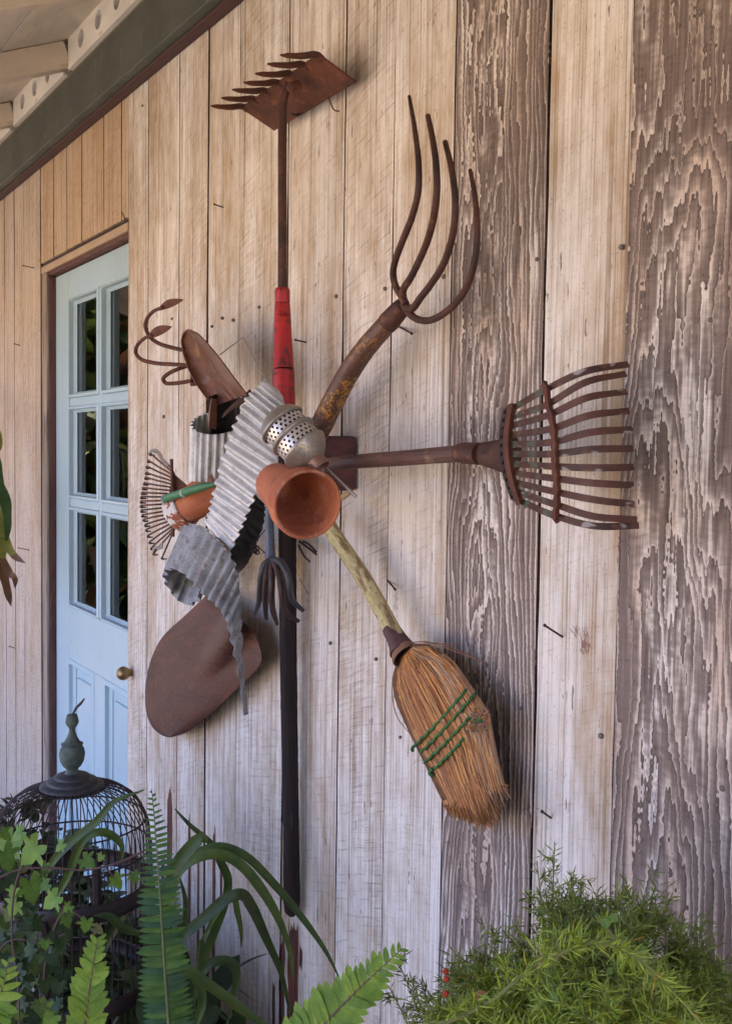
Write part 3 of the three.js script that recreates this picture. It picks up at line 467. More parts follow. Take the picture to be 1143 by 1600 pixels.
// pitchfork
{
  const t = thing('pitchfork', 'four-tined pitchfork head curving upwards on a bent brown handle', 'pitchfork', P(505, 660, 0.06));
  const hm = mat(makeTex(256, 1024, 0.16, 0.62, (x, y) => {
    const n = fbm(x * 30, y * 12, 4), f = noise(x * 500, y * 30); let c = mix3([0.06, 0.030, 0.022], [0.14, 0.060, 0.036], clamp(0.45 + n));
    const w = fbm(x * 26 + 5, y * 14 + 2, 4) + 0.55 * noise(x * 330, y * 200) + 0.3 * noise(x * 120, y * 80); c = mix3(c, [0.44, 0.20, 0.03], 0.85 * sst(0.05, 0.5, w) * (0.25 + 0.75 * sst(0.2, 0.02, Math.abs(y - 0.12)))); c = mix3(c, [0.02, 0.02, 0.012], 0.8 * sst(-0.05, -0.4, w) * sst(0.14, 0.02, y)); const k = 1 + 0.15 * f; return [c[0] * k, c[1] * k, c[2] * k, 0.5 + 0.4 * w]; }), { roughness: 0.5, bumpScale: 0.0012 });
  const hp = [[488, 690, 0.075], [503, 662, 0.075], [522, 624, 0.078], [546, 580, 0.08], [572, 543, 0.08], [600, 511, 0.078], [622, 486, 0.075]].map((a) => P(...a)), u = pxAt(hp[3]);
  part('handle', tube(hp, [19, 19, 18, 17, 16, 15.2, 14].map((x) => x * u), { rad: 16, seg: 48, rough: 0.03 }), hm, t);
  part('ferrule', tube([P(604, 507, 0.078), P(608, 502, 0.077), P(622, 486, 0.075), P(629, 477, 0.075), P(632, 473, 0.075)], [15.5, 16.2, 14.6, 12, 4].map((x) => x * u), { rad: 16, seg: 16 }), rust, t);
  const T = [
    [[634, 476, .078], [627, 463, .08], [616, 443, .085], [614, 425, .09], [618, 405, .1], [632, 368, .12], [644, 337, .135], [653, 300, .145], [654, 262, .145], [648, 205, .125], [639, 151, .09]],
    [[630, 470, .078], [629, 455, .08], [640, 436, .088], [654, 408, .1], [668, 374, .118], [677, 340, .13], [682, 300, .14], [681, 260, .138], [675, 215, .12], [668, 181, .1]],
    [[634, 480, .078], [644, 482, .08], [656, 466, .086], [670, 448, .093], [686, 424, .103], [699, 396, .116], [708, 360, .13], [711, 318, .138], [706, 270, .13], [695, 222, .11]],
    [[630, 474, .078], [637, 487, .078], [650, 498, .08], [668, 501, .084], [690, 492, .092], [712, 473, .1], [730, 445, .11], [741, 408, .12], [745, 362, .125], [742, 310, .12], [734, 266, .1]]];
  T.forEach((l, i) => { const p = l.map((a) => P(...a)); part('tine', tube(p, [6, 5.6, 5.2, 5, 5, 4.9, 4.7, 4.5, 4.2, 3.6, 2.6].slice(0, p.length).map((x) => x * u), { rad: 9, seg: 44, rough: 0.05, seed: i }), rust, t); });
}
// leaf rake at right
{
  const t = thing('leaf_rake', 'rusty wide leaf rake with eleven flat tines pointing right', 'rake', P(510, 728, 0.09));
  const hm = mat(makeTex(256, 512, 0.12, 0.4, (x, y) => { const n = fbm(x * 40, y * 12, 4), f = noise(x * 400, y * 14); let c = mix3([0.075, 0.035, 0.026], [0.155, 0.075, 0.052], clamp(0.5 + n)); c = mix3(c, [0.30, 0.2, 0.12], 0.6 * sst(0.25, 0.5, fbm(x * 50 + 4, y * 22, 3))); c = mix3(c, [0.19, 0.05, 0.025], 0.5 * sst(0.2, 0.5, fbm(x * 30 + 14, y * 18, 3))); const k = 1 + 0.13 * f; return [c[0] * k, c[1] * k, c[2] * k, 0.5 + 0.4 * f]; }), { roughness: 0.6 });
  const hp = [P(500, 727, 0.095), P(560, 721, 0.095), P(640, 715, 0.095), P(722, 708, 0.095)], u = pxAt(hp[2]);
  part('handle', tube(hp, [12, 12, 12.2, 12.5].map((x) => x * u), { rad: 14, seg: 20, rough: 0.03 }), hm, t);
  const sp = [[716, 708.5, .095], [724, 708, .095], [750, 709, .095], [775, 711, .095], [800, 713, .098]].map((a) => P(...a)), rows = [];
  const so = merge([tube(sp.slice(0, 3), [13.5, 15.5, 16].map((x) => x * u), { rad: 16, seg: 10 }), tube(sp.slice(2), [16, 21, 28].map((x) => x * u), { rad: 16, seg: 10, flat: 0.55, up: Z })]);
  part('socket', so, rust, t);
  // head: plate with near-black discs for its holes, and a bar at its edge
  const b0 = P(804, 632, 0.105), b1 = P(816, 788, 0.105), p0 = P(787, 640, 0.098), p1 = P(799, 780, 0.098), dz = 0.004;
  { const rows2 = []; for (let i = 0; i <= 12; i++) { const a = p0.clone().lerp(p1, i / 12), b = b0.clone().lerp(b1, i / 12), bow = 0.012 * Math.sin(i / 12 * Math.PI); rows2.push([0, 0.33, 0.66, 1].map((k) => a.clone().lerp(b, k).add(V(0, 0, bow)))); } part('tine_plate', sheet(rows2, 0.003), rustDark, t); }
  const bowp = (k, z = 0) => b0.clone().lerp(b1, k).add(V(0, 0, 0.012 * Math.sin(k * Math.PI) + z));
  part('head_bar', bar([0, 0.25, 0.5, 0.75, 1].map((k) => bowp(k, 0.004)), 10 * u * 0.95, 0.006, Z, 24), rustRed, t);
  const hole = mat(null, { color: new THREE.Color(0.012, 0.008, 0.008), roughness: 1 });
  { const rv = []; for (let i = 0; i < 11; i++) { const k = (i + 0.5) / 11, a = p0.clone().lerp(p1, k).lerp(b0.clone().lerp(b1, k), 0.28).add(V(0, 0, 0.012 * Math.sin(k * Math.PI) + 0.0018)); part('rivet_or_hole', lathe([[0, 0.0012], [0.0022, 0.0008], [0.0028, -0.001]], a, Z, 8), hole, t); } }  // near-black discs painted in place of the dark holes in the plate
  const tipsPx = [[981, 569], [977, 584], [978, 612], [982, 642], [987, 671], [988, 701], [989, 730], [989, 758], [990, 788], [994, 812], [997, 821]];
  const midPx = [[853, 608], [856, 631], [860, 647], [864, 669], [866, 690], [866.5, 709], [867, 729], [869, 748], [869.5, 769], [869, 789], [867, 806]];
  const q1 = [[915, 580], [915, 597], [918, 621], [921, 649], [925, 675], [926, 702], [927, 731], [928, 755], [929, 781], [928, 807], [930, 822]];
  const green = mat(makeTex(256, 128, 0.3, 0.03, (x, y) => { const n = rustFn(3)(x, y), w = fbm(x * 40, y * 60, 3); let c = n; const gm = sst(-0.05, 0.3, w) * (x < 0.07 ? 1 : 0.0); c = mix3(c, [0.075, 0.105, 0.07], 0.8 * gm); c = mix3(c, [0.36, 0.34, 0.33], 0.7 * sst(0.3, 0.42, fbm(x * 36 + 8, y * 90, 2))); return [c[0], c[1], c[2], n[3]]; }), { roughness: 0.6, metalness: 0.15 });
  tipsPx.forEach(([tu, tv], i) => {
    const k = (i + 0.25) / 10.5, zb = 0.012 * Math.sin(k * Math.PI), zarc = 0.025 * Math.sin(k * Math.PI);
    const pts = [bowp(k, -0.001), P(midPx[i][0], midPx[i][1], 0.12 + zarc), P(q1[i][0], q1[i][1], 0.115 + zarc * 1.1), P(tu, tv, 0.068 + zarc)];
    const g = bar(pts, [9.5 * u * 0.88, 10 * u * 0.86, 10.4 * u * 0.83, 10.4 * u * 0.8], 0.0015, V(0.25, 0.1, 1).normalize(), 26);
    { const a = g.attributes.uv; for (let m = 0; m < a.count; m++) { const x = a.getX(m); a.setXY(m, a.getY(m), x + i * 0.011); } }
    part('tine', g, green, t);
  });
  const mp = midPx.map(([u2, v2], i) => P(u2, v2, 0.124 + 0.025 * Math.sin((i + 0.25) / 10.5 * Math.PI))); mp.unshift(P(849, 600, 0.121)); mp.push(P(868, 813, 0.121));
  { const wv = []; for (let i = 0; i <= 44; i++) wv.push((9 + 2.6 * Math.sin(i / 44 * 11 * 6.283 + 2)) * u * 0.85); part('brace_bar', bar(mp, wv, 0.005, Z, 88), rustRed, t); }
}
// hand cultivator
{
  const t = thing('hand_cultivator', 'small dark five-fingered hand cultivator with blue-grey handle hanging under the clay pot', 'cultivator', P(422, 800, 0.13));
  const blue = mat(makeTex(128, 256, 0.08, 0.16, (x, y) => { const n = fbm(x * 50, y * 25, 4); let c = mix3([0.032, 0.042, 0.065], [0.085, 0.105, 0.15], clamp(0.5 + n)); c = mix3(c, [0.05, 0.03, 0.025], 0.7 * sst(0.15, 0.45, fbm(x * 70 + 3, y * 40, 3))); return [c[0], c[1], c[2], 0.5 + 0.5 * n]; }), { roughness: 0.45, metalness: 0.2 });
  const hp = [[420, 760, .14], [421, 800, .14], [421.5, 850, .14], [423, 878, .14]].map((a) => P(...a)), u = pxAt(hp[1]);
  part('handle', tube(hp, [6.5, 6.8, 7.6, 9].map((x) => x * u), { rad: 12, seg: 16 }), blue, t);
  const T = [[[424, 874], [414, 882], [408.5, 897], [406.5, 918], [405, 938], [398, 959]], [[425, 876], [419, 888], [416, 905], [415, 925], [414.5, 945], [416, 967]], [[426, 876], [425, 892], [424.5, 914], [424.5, 938], [427, 956], [433, 975]], [[427, 876], [433, 888], [437, 905], [439.5, 925], [442, 946], [452, 962], [467, 971]], [[426, 874], [440, 880], [449, 897], [453, 918], [457, 938], [474, 955]]];
  T.forEach((l, i) => { const n = l.length, p = l.map((a, k) => P(a[0], a[1], 0.142 + 0.022 * Math.sin(k / (n - 1) * Math.PI) - 0.02 * (k / (n - 1)))); part('finger', tube(p, [5.5, 5.6, 5.3, 5.1, 4.9, 4.4, 2].slice(0, n - 1).concat(3).map((x) => x * u), { rad: 9, seg: 26, rough: 0.05, seed: i }), i === 0 || i === 4 ? ironDark : rustDark, t); });
}
// broom
{
  const base = P(628, 1005, 0.06), t = thing('whisk_broom', 'worn straw broom with four green stitch lines and a peeling yellow handle', 'broom', base);
  const hm = mat(makeTex(256, 768, 0.11, 0.36, (x, y) => { const n = fbm(x * 60, y * 14, 4), f = noise(x * 420, y * 22), p = fbm(x * 90 + 3, y * 24, 4); let c = mix3([0.40, 0.32, 0.13], [0.58, 0.50, 0.25], clamp(0.5 + n)); const pe = p + 0.35 * noise(x * 300, y * 40) + 0.25 * sst(0.2, 0.9, Math.sin(x * 57 + 2.2)); c = mix3(c, [0.20, 0.11, 0.055], 0.85 * sst(0.14, 0.24, pe)); c = mix3(c, [0.10, 0.075, 0.04], 0.8 * sst(0.5, 0.7, noise(x * 420, y * 160))); c = mix3(c, [0.30, 0.25, 0.11], 0.5 * sst(0, 0.5, noise(x * 200, y * 120))); const k = 1 + 0.12 * f; return [c[0] * k, c[1] * k, c[2] * k, 0.8 - 0.6 * sst(0.12, 0.28, p)]; }), { roughness: 0.75 });
  const hp = [[500, 800, .07], [530, 848, .066], [570, 907, .06], [613, 984, .055], [622, 998, .055]].map((a) => P(...a)), u = pxAt(hp[2]);
  part('handle', tube(hp, [13, 13, 13, 12.4, 12].map((x) => x * u), { rad: 14, seg: 30, rough: 0.02 }), hm, t);
  const cm = plain(0.085, 0.036, 0.034, { roughness: 0.7, amp: 0.5 }), cp = [[610, 982, .055], [617, 994, .055], [624, 1007, .055], [629, 1017, .055], [634, 1026, .055], [640, 1036, .055]].map((a) => P(...a));
  part('collar', tube(cp.slice(0, 4), [13.5, 14.5, 17, 21].map((x) => x * u), { rad: 16, seg: 14, rough: 0.04 }), cm, t);
  part('binding', merge([0, 1, 2, 3, 4, 5].map((k) => tube(Array.from({ length: 17 }, (_, j) => { const a = j / 16 * 6.283, c = cp[3].clone().lerp(cp[4], k / 6 + 0.02 * Math.sin(a)), ax = cp[4].clone().sub(cp[3]).normalize(), s = ax.clone().cross(Z).normalize(), R = (21 + k * 0.5) * u; return c.addScaledVector(s, Math.cos(a) * R).addScaledVector(Z, Math.sin(a) * R * 0.8); }), 0.0013, { rad: 5, seg: 40, caps: false }))), k2(), t);
  function k2() { return plain(0.22, 0.11, 0.06, { roughness: 0.6, amp: 0.4 }); }
  const Lp = [[623, 1032], [614, 1062], [617, 1095], [642, 1152], [662, 1192], [681, 1231], [694, 1256]], Rp = [[650, 1008], [680, 1008], [712, 1034], [744, 1081], [765, 1113], [772, 1162], [787, 1224]];
  const edge = (arr, s) => { const f = s * (arr.length - 1), i = Math.min(arr.length - 2, Math.floor(f)), k = f - i; return [lerp(arr[i][0], arr[i + 1][0], k), lerp(arr[i][1], arr[i + 1][1], k)]; };
  const thick = (s) => lerp(0.026, 0.020, s) * Math.min(1, 0.55 + s * 3);
  const pt = (s, a, lay) => { const l = edge(Lp, Math.min(s, 1)), r = edge(Rp, Math.min(s, 1)); const uu = lerp(l[0], r[0], a), vv = lerp(l[1], r[1], a); const z = 0.046 - 0.004 * s + lay * thick(s) * Math.sqrt(Math.max(0.02, 1 - Math.pow(2 * a - 1, 2))); const p = P(uu, vv, z); return p; };
  const straw = new THREE.MeshStandardMaterial({ vertexColors: true, roughness: 0.6, side: THREE.DoubleSide });
  const r = rng(42), pos = [], col = [], idx = []; const dirEnd = P(742, 1284, 0.04).sub(P(630, 1015, 0.046)).normalize();
  const cols = [[0.52, 0.20, 0.038], [0.60, 0.26, 0.055], [0.38, 0.13, 0.025], [0.66, 0.36, 0.12], [0.25, 0.085, 0.022], [0.48, 0.22, 0.07]];
  const strand = (pts, w, c) => { const n = pts.length, b0 = pos.length / 3; for (let i = 0; i < n; i++) { const T = pts[Math.min(n - 1, i + 1)].clone().sub(pts[Math.max(0, i - 1)]).normalize(), S = T.clone().cross(Z).normalize(), N = S.clone().cross(T); const k = w * (i === n - 1 ? 0.25 : 1); for (let j = 0; j < 4; j++) { const a = j / 4 * 6.283, p = pts[i].clone().addScaledVector(S, Math.cos(a) * k).addScaledVector(N, Math.sin(a) * k); pos.push(p.x, p.y, p.z); col.push(...c); } } for (let i = 0; i < n - 1; i++) for (let j = 0; j < 4; j++) { const a = b0 + i * 4 + j, b = b0 + i * 4 + (j + 1) % 4; idx.push(a, b, a + 4, b, b + 4, a + 4); } };
  for (let k = 0; k < 2600; k++) {
    const a = r(), lay = r() < 0.75 ? lerp(0.72, 1.02, r()) : (r() * 1.8 - 0.95), wob = (r() - 0.5) * 0.07, a0 = 0.5 + (a - 0.5) * 0.96, s0 = r() < 0.86 ? 0.0 : r() * 0.6;
    const worn = a > 0.62 + 0.1 * r() ? 1 : 0; const pts = [], e = 1 + (r() - 0.5) * 0.02, n = 9, endS = worn && r() < 0.5 ? lerp(0.8, 1, r()) : 1;
    for (let i = 0; i < n; i++) { const s = lerp(s0, endS, i / (n - 1)); pts.push(pt(s, clamp(a0 + wob * s * s), lay * (1 + 0.05 * Math.sin(i * 2 + k)))); }
    if (endS === 1) { const ext = 0.003 + 0.034 * Math.exp(-Math.pow((a - 0.48) / 0.3, 2)) * (0.6 + 0.4 * r()) + 0.022 * r() * r(); pts.push(pts[n - 1].clone().addScaledVector(dirEnd, ext).add(V((r() - 0.5) * 0.01, (r() - 0.5) * 0.006, (r() - 0.6) * 0.012))); }
    let c = cols[(r() * cols.length) | 0]; const dk = r() < 0.2 ? 0.3 + 0.2 * r() : 0.62 + 0.55 * r(); const pale = worn && r() < 0.5; c = c.map((q, i) => (pale ? lerp(q, [0.36, 0.27, 0.2][i], 0.6) : q) * dk); strand(pts, (0.0007 + 0.0006 * r()), c);
  }
  for (const fl of [[[664, 1004, .05], [690, 1007, .055], [720, 1018, .05], [766, 1040, .04]], [[660, 1003, .05], [680, 1006, .056], [716, 1006, .05]], [[640, 1004, .06], [668, 1003, .065], [676, 1006, .06]], [[613, 1058, .05], [613, 1090, .05], [620, 1120, .05], [643, 1150, .045]], [[690, 1010, .06], [716, 1020, .06], [760, 1036, .045]]]) { const c = new THREE.CatmullRomCurve3(fl.map((a) => P(...a))).getPoints(14); strand(c, 0.0008, [0.2, 0.09, 0.05]); }
  for (let k = 0; k < 160; k++) { const c0 = P(lerp(738, 762, r()), lerp(1112, 1142, r()), 0.064 + 0.008 * r()), d = V(r() - 0.5, r() - 0.5, r() - 0.3).multiplyScalar(0.016); strand([c0, c0.clone().addScaledVector(d, 0.5).add(V(0, 0, 0.003)), c0.clone().add(d)], 0.0008, [0.36, 0.22, 0.12].map((q) => q * (0.6 + 0.7 * r()))); }
  const g = new THREE.BufferGeometry(); g.setAttribute('position', new THREE.Float32BufferAttribute(pos, 3)); g.setAttribute('color', new THREE.Float32BufferAttribute(col, 3)); g.setIndex(idx); g.computeVertexNormals();
  part('straw', g, straw, t, { stuff: true });
  const core = []; for (let i = 0; i <= 16; i++) { const row = []; for (let j = 0; j <= 12; j++) row.push(pt(i / 16 * 0.97, 0.03 + 0.94 * j / 12, 0.6)); core.push(row); } part('straw_core', sheet(core, 0.008), plain(0.13, 0.055, 0.02, { amp: 0.6 }), t);
  const gm = plain(0.035, 0.125, 0.03, { roughness: 0.8, amp: 0.5 });
  for (const [a, b] of [[[732, 1073], [645, 1168]], [[743, 1082], [657, 1176]], [[748, 1104], [663, 1192]], [[733, 1143], [676, 1203]]]) {
    const pts = []; for (let i = 0; i <= 40; i++) { const k = i / 40, uu = lerp(a[0], b[0], k), vv = lerp(a[1], b[1], k) + 3 * Math.sin(k * 3.14); const z = 0.044 + 0.0225 * Math.sqrt(Math.max(0.08, 1 - Math.pow(2 * k - 1, 4))) + 0.002 * Math.abs(Math.sin(i * 1.25)); pts.push(P(uu, vv + 1.2 * Math.sin(i * 1.25 + 0.6), z)); }
    part('stitching', tube(pts, 0.0021, { rad: 7, seg: 120, rough: 0.25 }), gm, t);
  }
  part('stitching', tube([P(676, 1201, .058), P(671, 1208, .06), P(676, 1213, .058)], 0.003, { rad: 7, rough: 0.3 }), gm, t);
  part('stitching', tube([P(647, 1166, .056), P(643, 1170, .058), P(645, 1174, .056)], 0.0022, { rad: 7 }), gm, t);
  part('stitching', tube([P(741, 1127, .072), P(748, 1125, .075), P(754, 1127, .072)], 0.0025, { rad: 7, rough: 0.3 }), gm, t);
}
// shovel
{
  const t = thing('shovel_blade', 'broad brown rusty shovel blade with rounded tip at lower left', 'shovel', P(320, 1040, 0.06));
  const Lp = [[326, 928], [290, 962], [256, 994], [238, 1028], [229, 1066], [229, 1108], [238, 1134], [252, 1147], [264, 1151]], Rp = [[396, 985], [407, 1012], [409, 1034], [392, 1055], [363, 1083], [335, 1110], [312, 1128], [290, 1144], [266, 1151]];
  const rows = [], e = (arr, s) => { const f = s * (arr.length - 1), i = Math.min(arr.length - 2, Math.floor(f)), k = f - i; const c = (n) => { const p = (q) => arr[Math.max(0, Math.min(arr.length - 1, q))][n]; const a = p(i - 1), b = p(i), d = p(i + 1), g = p(i + 2); return 0.5 * (2 * b + (d - a) * k + (2 * a - 5 * b + 4 * d - g) * k * k + (3 * b - a - 3 * d + g) * k * k * k); }; return [c(0), c(1)]; };
  for (let i = 0; i <= 44; i++) { const s = i / 44, row = []; for (let j = 0; j <= 30; j++) { const k = j / 30, l = e(Lp, s), r = e(Rp, s), x = 2 * k - 1; const fr = Math.exp(-Math.pow(Math.abs(x - 0.16) / (0.30 - 0.26 * Math.min(1, s)), 2.6)) * sst(0.50, 0.02, s) * 0.046; const z = 0.054 + 0.013 * (1 - x * x) * (0.4 + 0.6 * Math.sin(Math.min(1, s * 1.3) * Math.PI * 0.6)) + fr - 0.012 * s; row.push(P(lerp(l[0], r[0], k), lerp(l[1], r[1], k), z)); } rows.push(row); }
  const sm = mat(makeTex(384, 384, 0.3, 0.3, (x, y) => { const n = fbm(x * 12, y * 12, 4), f = fbm(x * 130, y * 130, 3), sp = noise(x * 600, y * 600); let c = mix3([0.060, 0.021, 0.012], [0.115, 0.038, 0.020], clamp(0.5 + n)); c = mix3(c, [0.13, 0.045, 0.022], 0.6 * sst(0.1, 0.45, fbm(x * 26, y * 26, 4))); c = mix3(c, [0.20, 0.13, 0.10], 0.45 * sst(0.55, 0.75, sp + 0.4 * f)); c = mix3(c, [0.022, 0.011, 0.009], 0.7 * sst(0.1, 0.45, fbm(x * 60 + 9, y * 60, 4))); if (noise(x * 30 + y * 200, y * 9 - x * 60) > 0.62) c = mix3(c, [0.15, 0.085, 0.065], 0.5); const k = 1 + 0.2 * f; return [c[0] * k, c[1] * k, c[2] * k, 0.5 + 0.5 * f]; }), { roughness: 0.62, metalness: 0, bumpScale: 0.0009 });
  part('blade', sheet(rows, 0.0035), sm, t);
  part('socket', tube([P(345, 1010, 0.062), P(354, 998, 0.066), P(362, 982, 0.068), P(366, 970, 0.068)], [0.005, 0.012, 0.014, 0.014], { rad: 14, seg: 14 }), sm, t);
}
// corrugated metal
const corr = (name, L, R, o) => {                            // ribbon between two edge curves, corrugations across its length
  const { n, amp, th = 0.0012, nu = 14, sub = 10, phase = 0, flip = 1 } = o; const cl = new THREE.CatmullRomCurve3(L), cr = new THREE.CatmullRomCurve3(R), N = n * sub, rows = [];
  for (let i = 0; i <= N; i++) {
    const s = i / N, a = cl.getPoint(s), b = cr.getPoint(s), t = cl.getTangent(s).add(cr.getTangent(s)).normalize(), x = b.clone().sub(a).normalize(), nn = x.clone().cross(t).normalize().multiplyScalar(flip);
    let w = Math.sin(s * n * 6.2832 + phase); w = Math.sign(w) * Math.pow(Math.abs(w), 0.75);
    const row = []; for (let j = 0; j <= nu; j++) { const k = j / nu; row.push(a.clone().lerp(b, k).addScaledVector(nn, amp * w * Math.pow(clamp(a.distanceTo(b) / 0.07, 0.1, 1), 1.6) + (o.bow || 0) * Math.sin(k * Math.PI))); } rows.push(row);
  } return sheet(rows, th);
};
{
  const L = [[414, 592, .16], [400, 606, .165], [385, 622, .17], [371, 654, .175], [357, 685, .18], [345, 727, .182], [334, 769, .18], [328, 795, .175], [320, 818, .17]].map((a) => P(...a));
  const R = [[438, 612, .125], [448, 644, .13], [450, 676, .14], [440, 706, .15], [424, 728, .155], [401, 770, .158], [386, 804, .155], [374, 832, .15], [358, 866, .145]].map((a) => P(...a));
  single('corrugated_strip', corr('', L, R, { n: 18, amp: 0.0038, phase: 1 }), zinc, 'bright crimped sheet metal strip slanting down behind the strainer and pot', 'metal strip', L[4].clone(), 'crimped sheet metal pieces');
}
{ // upright crimped tube behind the trowel
  const c = P(337, 700, 0.10), R0 = 37 * pxAt(c), top = P(337, 661, 0.10), bot = P(334, 752, 0.10), rows = [], n = 20, S = n * 9;
  const rt = V(0.532, 0, -0.847), bk = V(0.847, 0, 0.532);
  for (let i = 0; i <= S; i++) { const a = i / S * 6.2832 * 0.97 + 0.4, w = Math.sin(i / S * n * 6.2832), R = R0 + 0.0028 * w, d = rt.clone().multiplyScalar(Math.cos(a)).addScaledVector(bk, Math.sin(a)); const lo = -0.022 * Math.sin(a); rows.push([0, 0.25, 0.5, 0.75, 1].map((k) => top.clone().add(V(0, lo, 0)).lerp(bot, k).addScaledVector(d, R))); }
  single('corrugated_tube', sheet(rows, 0.0011), zinc, 'upright crimped sheet metal cylinder under the trowel socket', 'metal tube', bot.clone(), 'crimped sheet metal pieces');
}
{ // curled ribbon below
  const U = 0.2625, zl = [.115, .105, .11, .135, .165, .19, .2, .198, .192, .185, .178, .17, .16, .15, .13, .12];
  const Lz = [[430, 962], [375, 1012], [300, 985], [238, 905], [220, 838], [247, 797], [318, 816], [380, 868], [438, 935], [496, 988], [552, 1045], [588, 1115], [612, 1215], [640, 1330], [668, 1500], [688, 1670]];
  const Rz = [[520, 700], [470, 745], [400, 705], [350, 625], [335, 560], [366, 535], [440, 540], [505, 595], [570, 660], [626, 745], [652, 830], [668, 950], [672, 1060], [674, 1180], [690, 1420], [716, 1660]];
  const L = Lz.map(([x, y], i) => P(200 + U * x, 680 + U * y, zl[i])), R = Rz.map(([x, y], i) => P(200 + U * x, 680 + U * y, zl[i] - (i < 9 ? 0.03 : lerp(0.03, 0.012, (i - 9) / 6))));
  single('corrugated_ribbon', corr('', L, R, { n: 21, amp: 0.0054, nu: 16, phase: 2 }), zincOld, 'dull grey crimped metal ribbon curled into a tube with a narrow hanging tail', 'metal ribbon', R[15].clone(), 'crimped sheet metal pieces');
}
// near-black strap and twisted wire behind the strip
{
  const L = [[398, 768, .13], [384, 800, .125], [372, 835, .12], [356, 870, .115], [350, 892, .11]].map((a) => P(...a)), R = [[414, 788, .08], [412, 815, .08], [400, 852, .08], [384, 884, .08], [370, 898, .09]].map((a) => P(...a));
  single('dark_strap', corr('', L, R, { n: 11, amp: 0.0022, nu: 8, bow: 0.006 }), plain(0.022, 0.018, 0.017, { roughness: 0.6, amp: 0.5 }), 'near-black crimped strap behind the lower edge of the bright strip', 'metal strap', L[4].clone());
  const c = P(398, 852, 0.11), g = [tube([P(384, 824, .1), P(392, 840, .11), P(398, 850, .115)], 0.0014, { rad: 6 }), tube([P(414, 828, .1), P(406, 838, .11), P(398, 850, .115)], 0.0011, { rad: 6 }), tube([P(398, 850, .115), P(407, 858, .11), P(418, 868, .1)], 0.0012, { rad: 6 }), tube([P(398, 850, .115), P(388, 868, .11), P(376, 886, .1)], 0.0012, { rad: 6 })];
  const knot = []; for (let i = 0; i <= 30; i++) { const a = i * 0.9; knot.push(c.clone().add(V(0.005 * Math.cos(a), -0.004 + 0.005 * Math.sin(a), 0.006 * Math.sin(a * 0.7)).add(V(0, -i * 0.00025, 0)))); } g.push(tube(knot, 0.0013, { rad: 5, seg: 90 }));
  single('twisted_wire', merge(g), rustDark, 'twist of rusty wire between the strip and the cultivator handle', 'wire', c.clone());
  single('rusty_staple', merge([tube([P(468, 846, .02), P(480, 855, .03), P(494, 866, .03)], 0.0022, { rad: 6 }), tube([P(466, 852, .02), P(476, 870, .03), P(484, 878, .025)], 0.0018, { rad: 6 }), tube([P(474, 846, .02), P(484, 852, .03), P(494, 862, .03)], 0.002, { rad: 6 })]), rustDark, 'bent rusty wire ends poking out just below the clay pot', 'wire', P(470, 850, 0.0));
}
// thin bent wire
single('bent_wire', tube([P(343, 554, .09), P(345, 553, .1), P(377, 529, .12), P(379, 527.5, .121), P(380.5, 529, .122), P(398, 562, .135), P(417, 594, .145)], 0.0011, { rad: 6, seg: 40 }), wire, 'thin bent wire peaking between the trowel and the red socket', 'wire', P(380, 530, 0.12));
// iron hook with leaves
{
  const t = thing('iron_plant_hook', 'three curled rusty iron hooks, two ending in leaf tips, left of the trowel', 'iron hook', P(300, 585, 0.09));
  const hk = (l, nm, w = [3.2, 3.2]) => { const p = l.map((a) => P(...a)); return part(nm, tube(p, w.map((x) => x * pxAt(p[0])), { rad: 9, seg: 60, rough: 0.04 }), rustRed, t); };
  hk([[290, 548, .10], [268, 543, .115], [249, 537, .13], [234, 526, .14], [227.5, 512, .145], [229, 500, .15], [238, 488, .155], [254, 480, .16]], 'hook', [3.3, 3.3, 3.2, 2.6]);
  hk([[300, 572, .10], [280, 570, .115], [240, 567, .135], [222, 562, .15], [212.5, 552, .155], [213, 543, .155], [224, 530, .155], [238, 523, .155]], 'hook', [3.3, 3.3, 3.2, 2.6]);
  hk([[292, 572, .10], [280, 576, .115], [263, 584, .13], [255, 592, .135], [258, 598, .13], [272, 599, .12], [300, 595, .10]], 'hook');
  const leaf = (a, b, w, z) => { const A = P(a[0], a[1], z), B = P(b[0], b[1], z - 0.01), rows = [], n = toCam(A), T = B.clone().sub(A).normalize(), S = n.clone().cross(T).normalize(); for (let i = 0; i <= 14; i++) { const s = i / 14, c = A.clone().lerp(B, s).addScaledVector(S, 0.003 * Math.sin(s * 3.1)), W = w * pxAt(A) * Math.pow(Math.sin(Math.PI * clamp(s * 0.97 + 0.03)), 0.8); rows.push([-1, -0.5, 0, 0.5, 1].map((k) => c.clone().addScaledVector(S, k * W).addScaledVector(n, -0.003 * Math.abs(k)))); } part('leaf_tip', sheet(rows, 0.0018), rustRed, t); };
  leaf([248, 484], [286, 468.5], 6, .158); leaf([232, 527], [268, 510.5], 7, .155);
  part('bracket', boxAt(P(302, 590, .09).x - 0.011, P(302, 590, .09).x + 0.012, P(302, 603, .09).y, P(302, 578, .09).y, 0.085, 0.093, 0.002), rustRed, t);
}
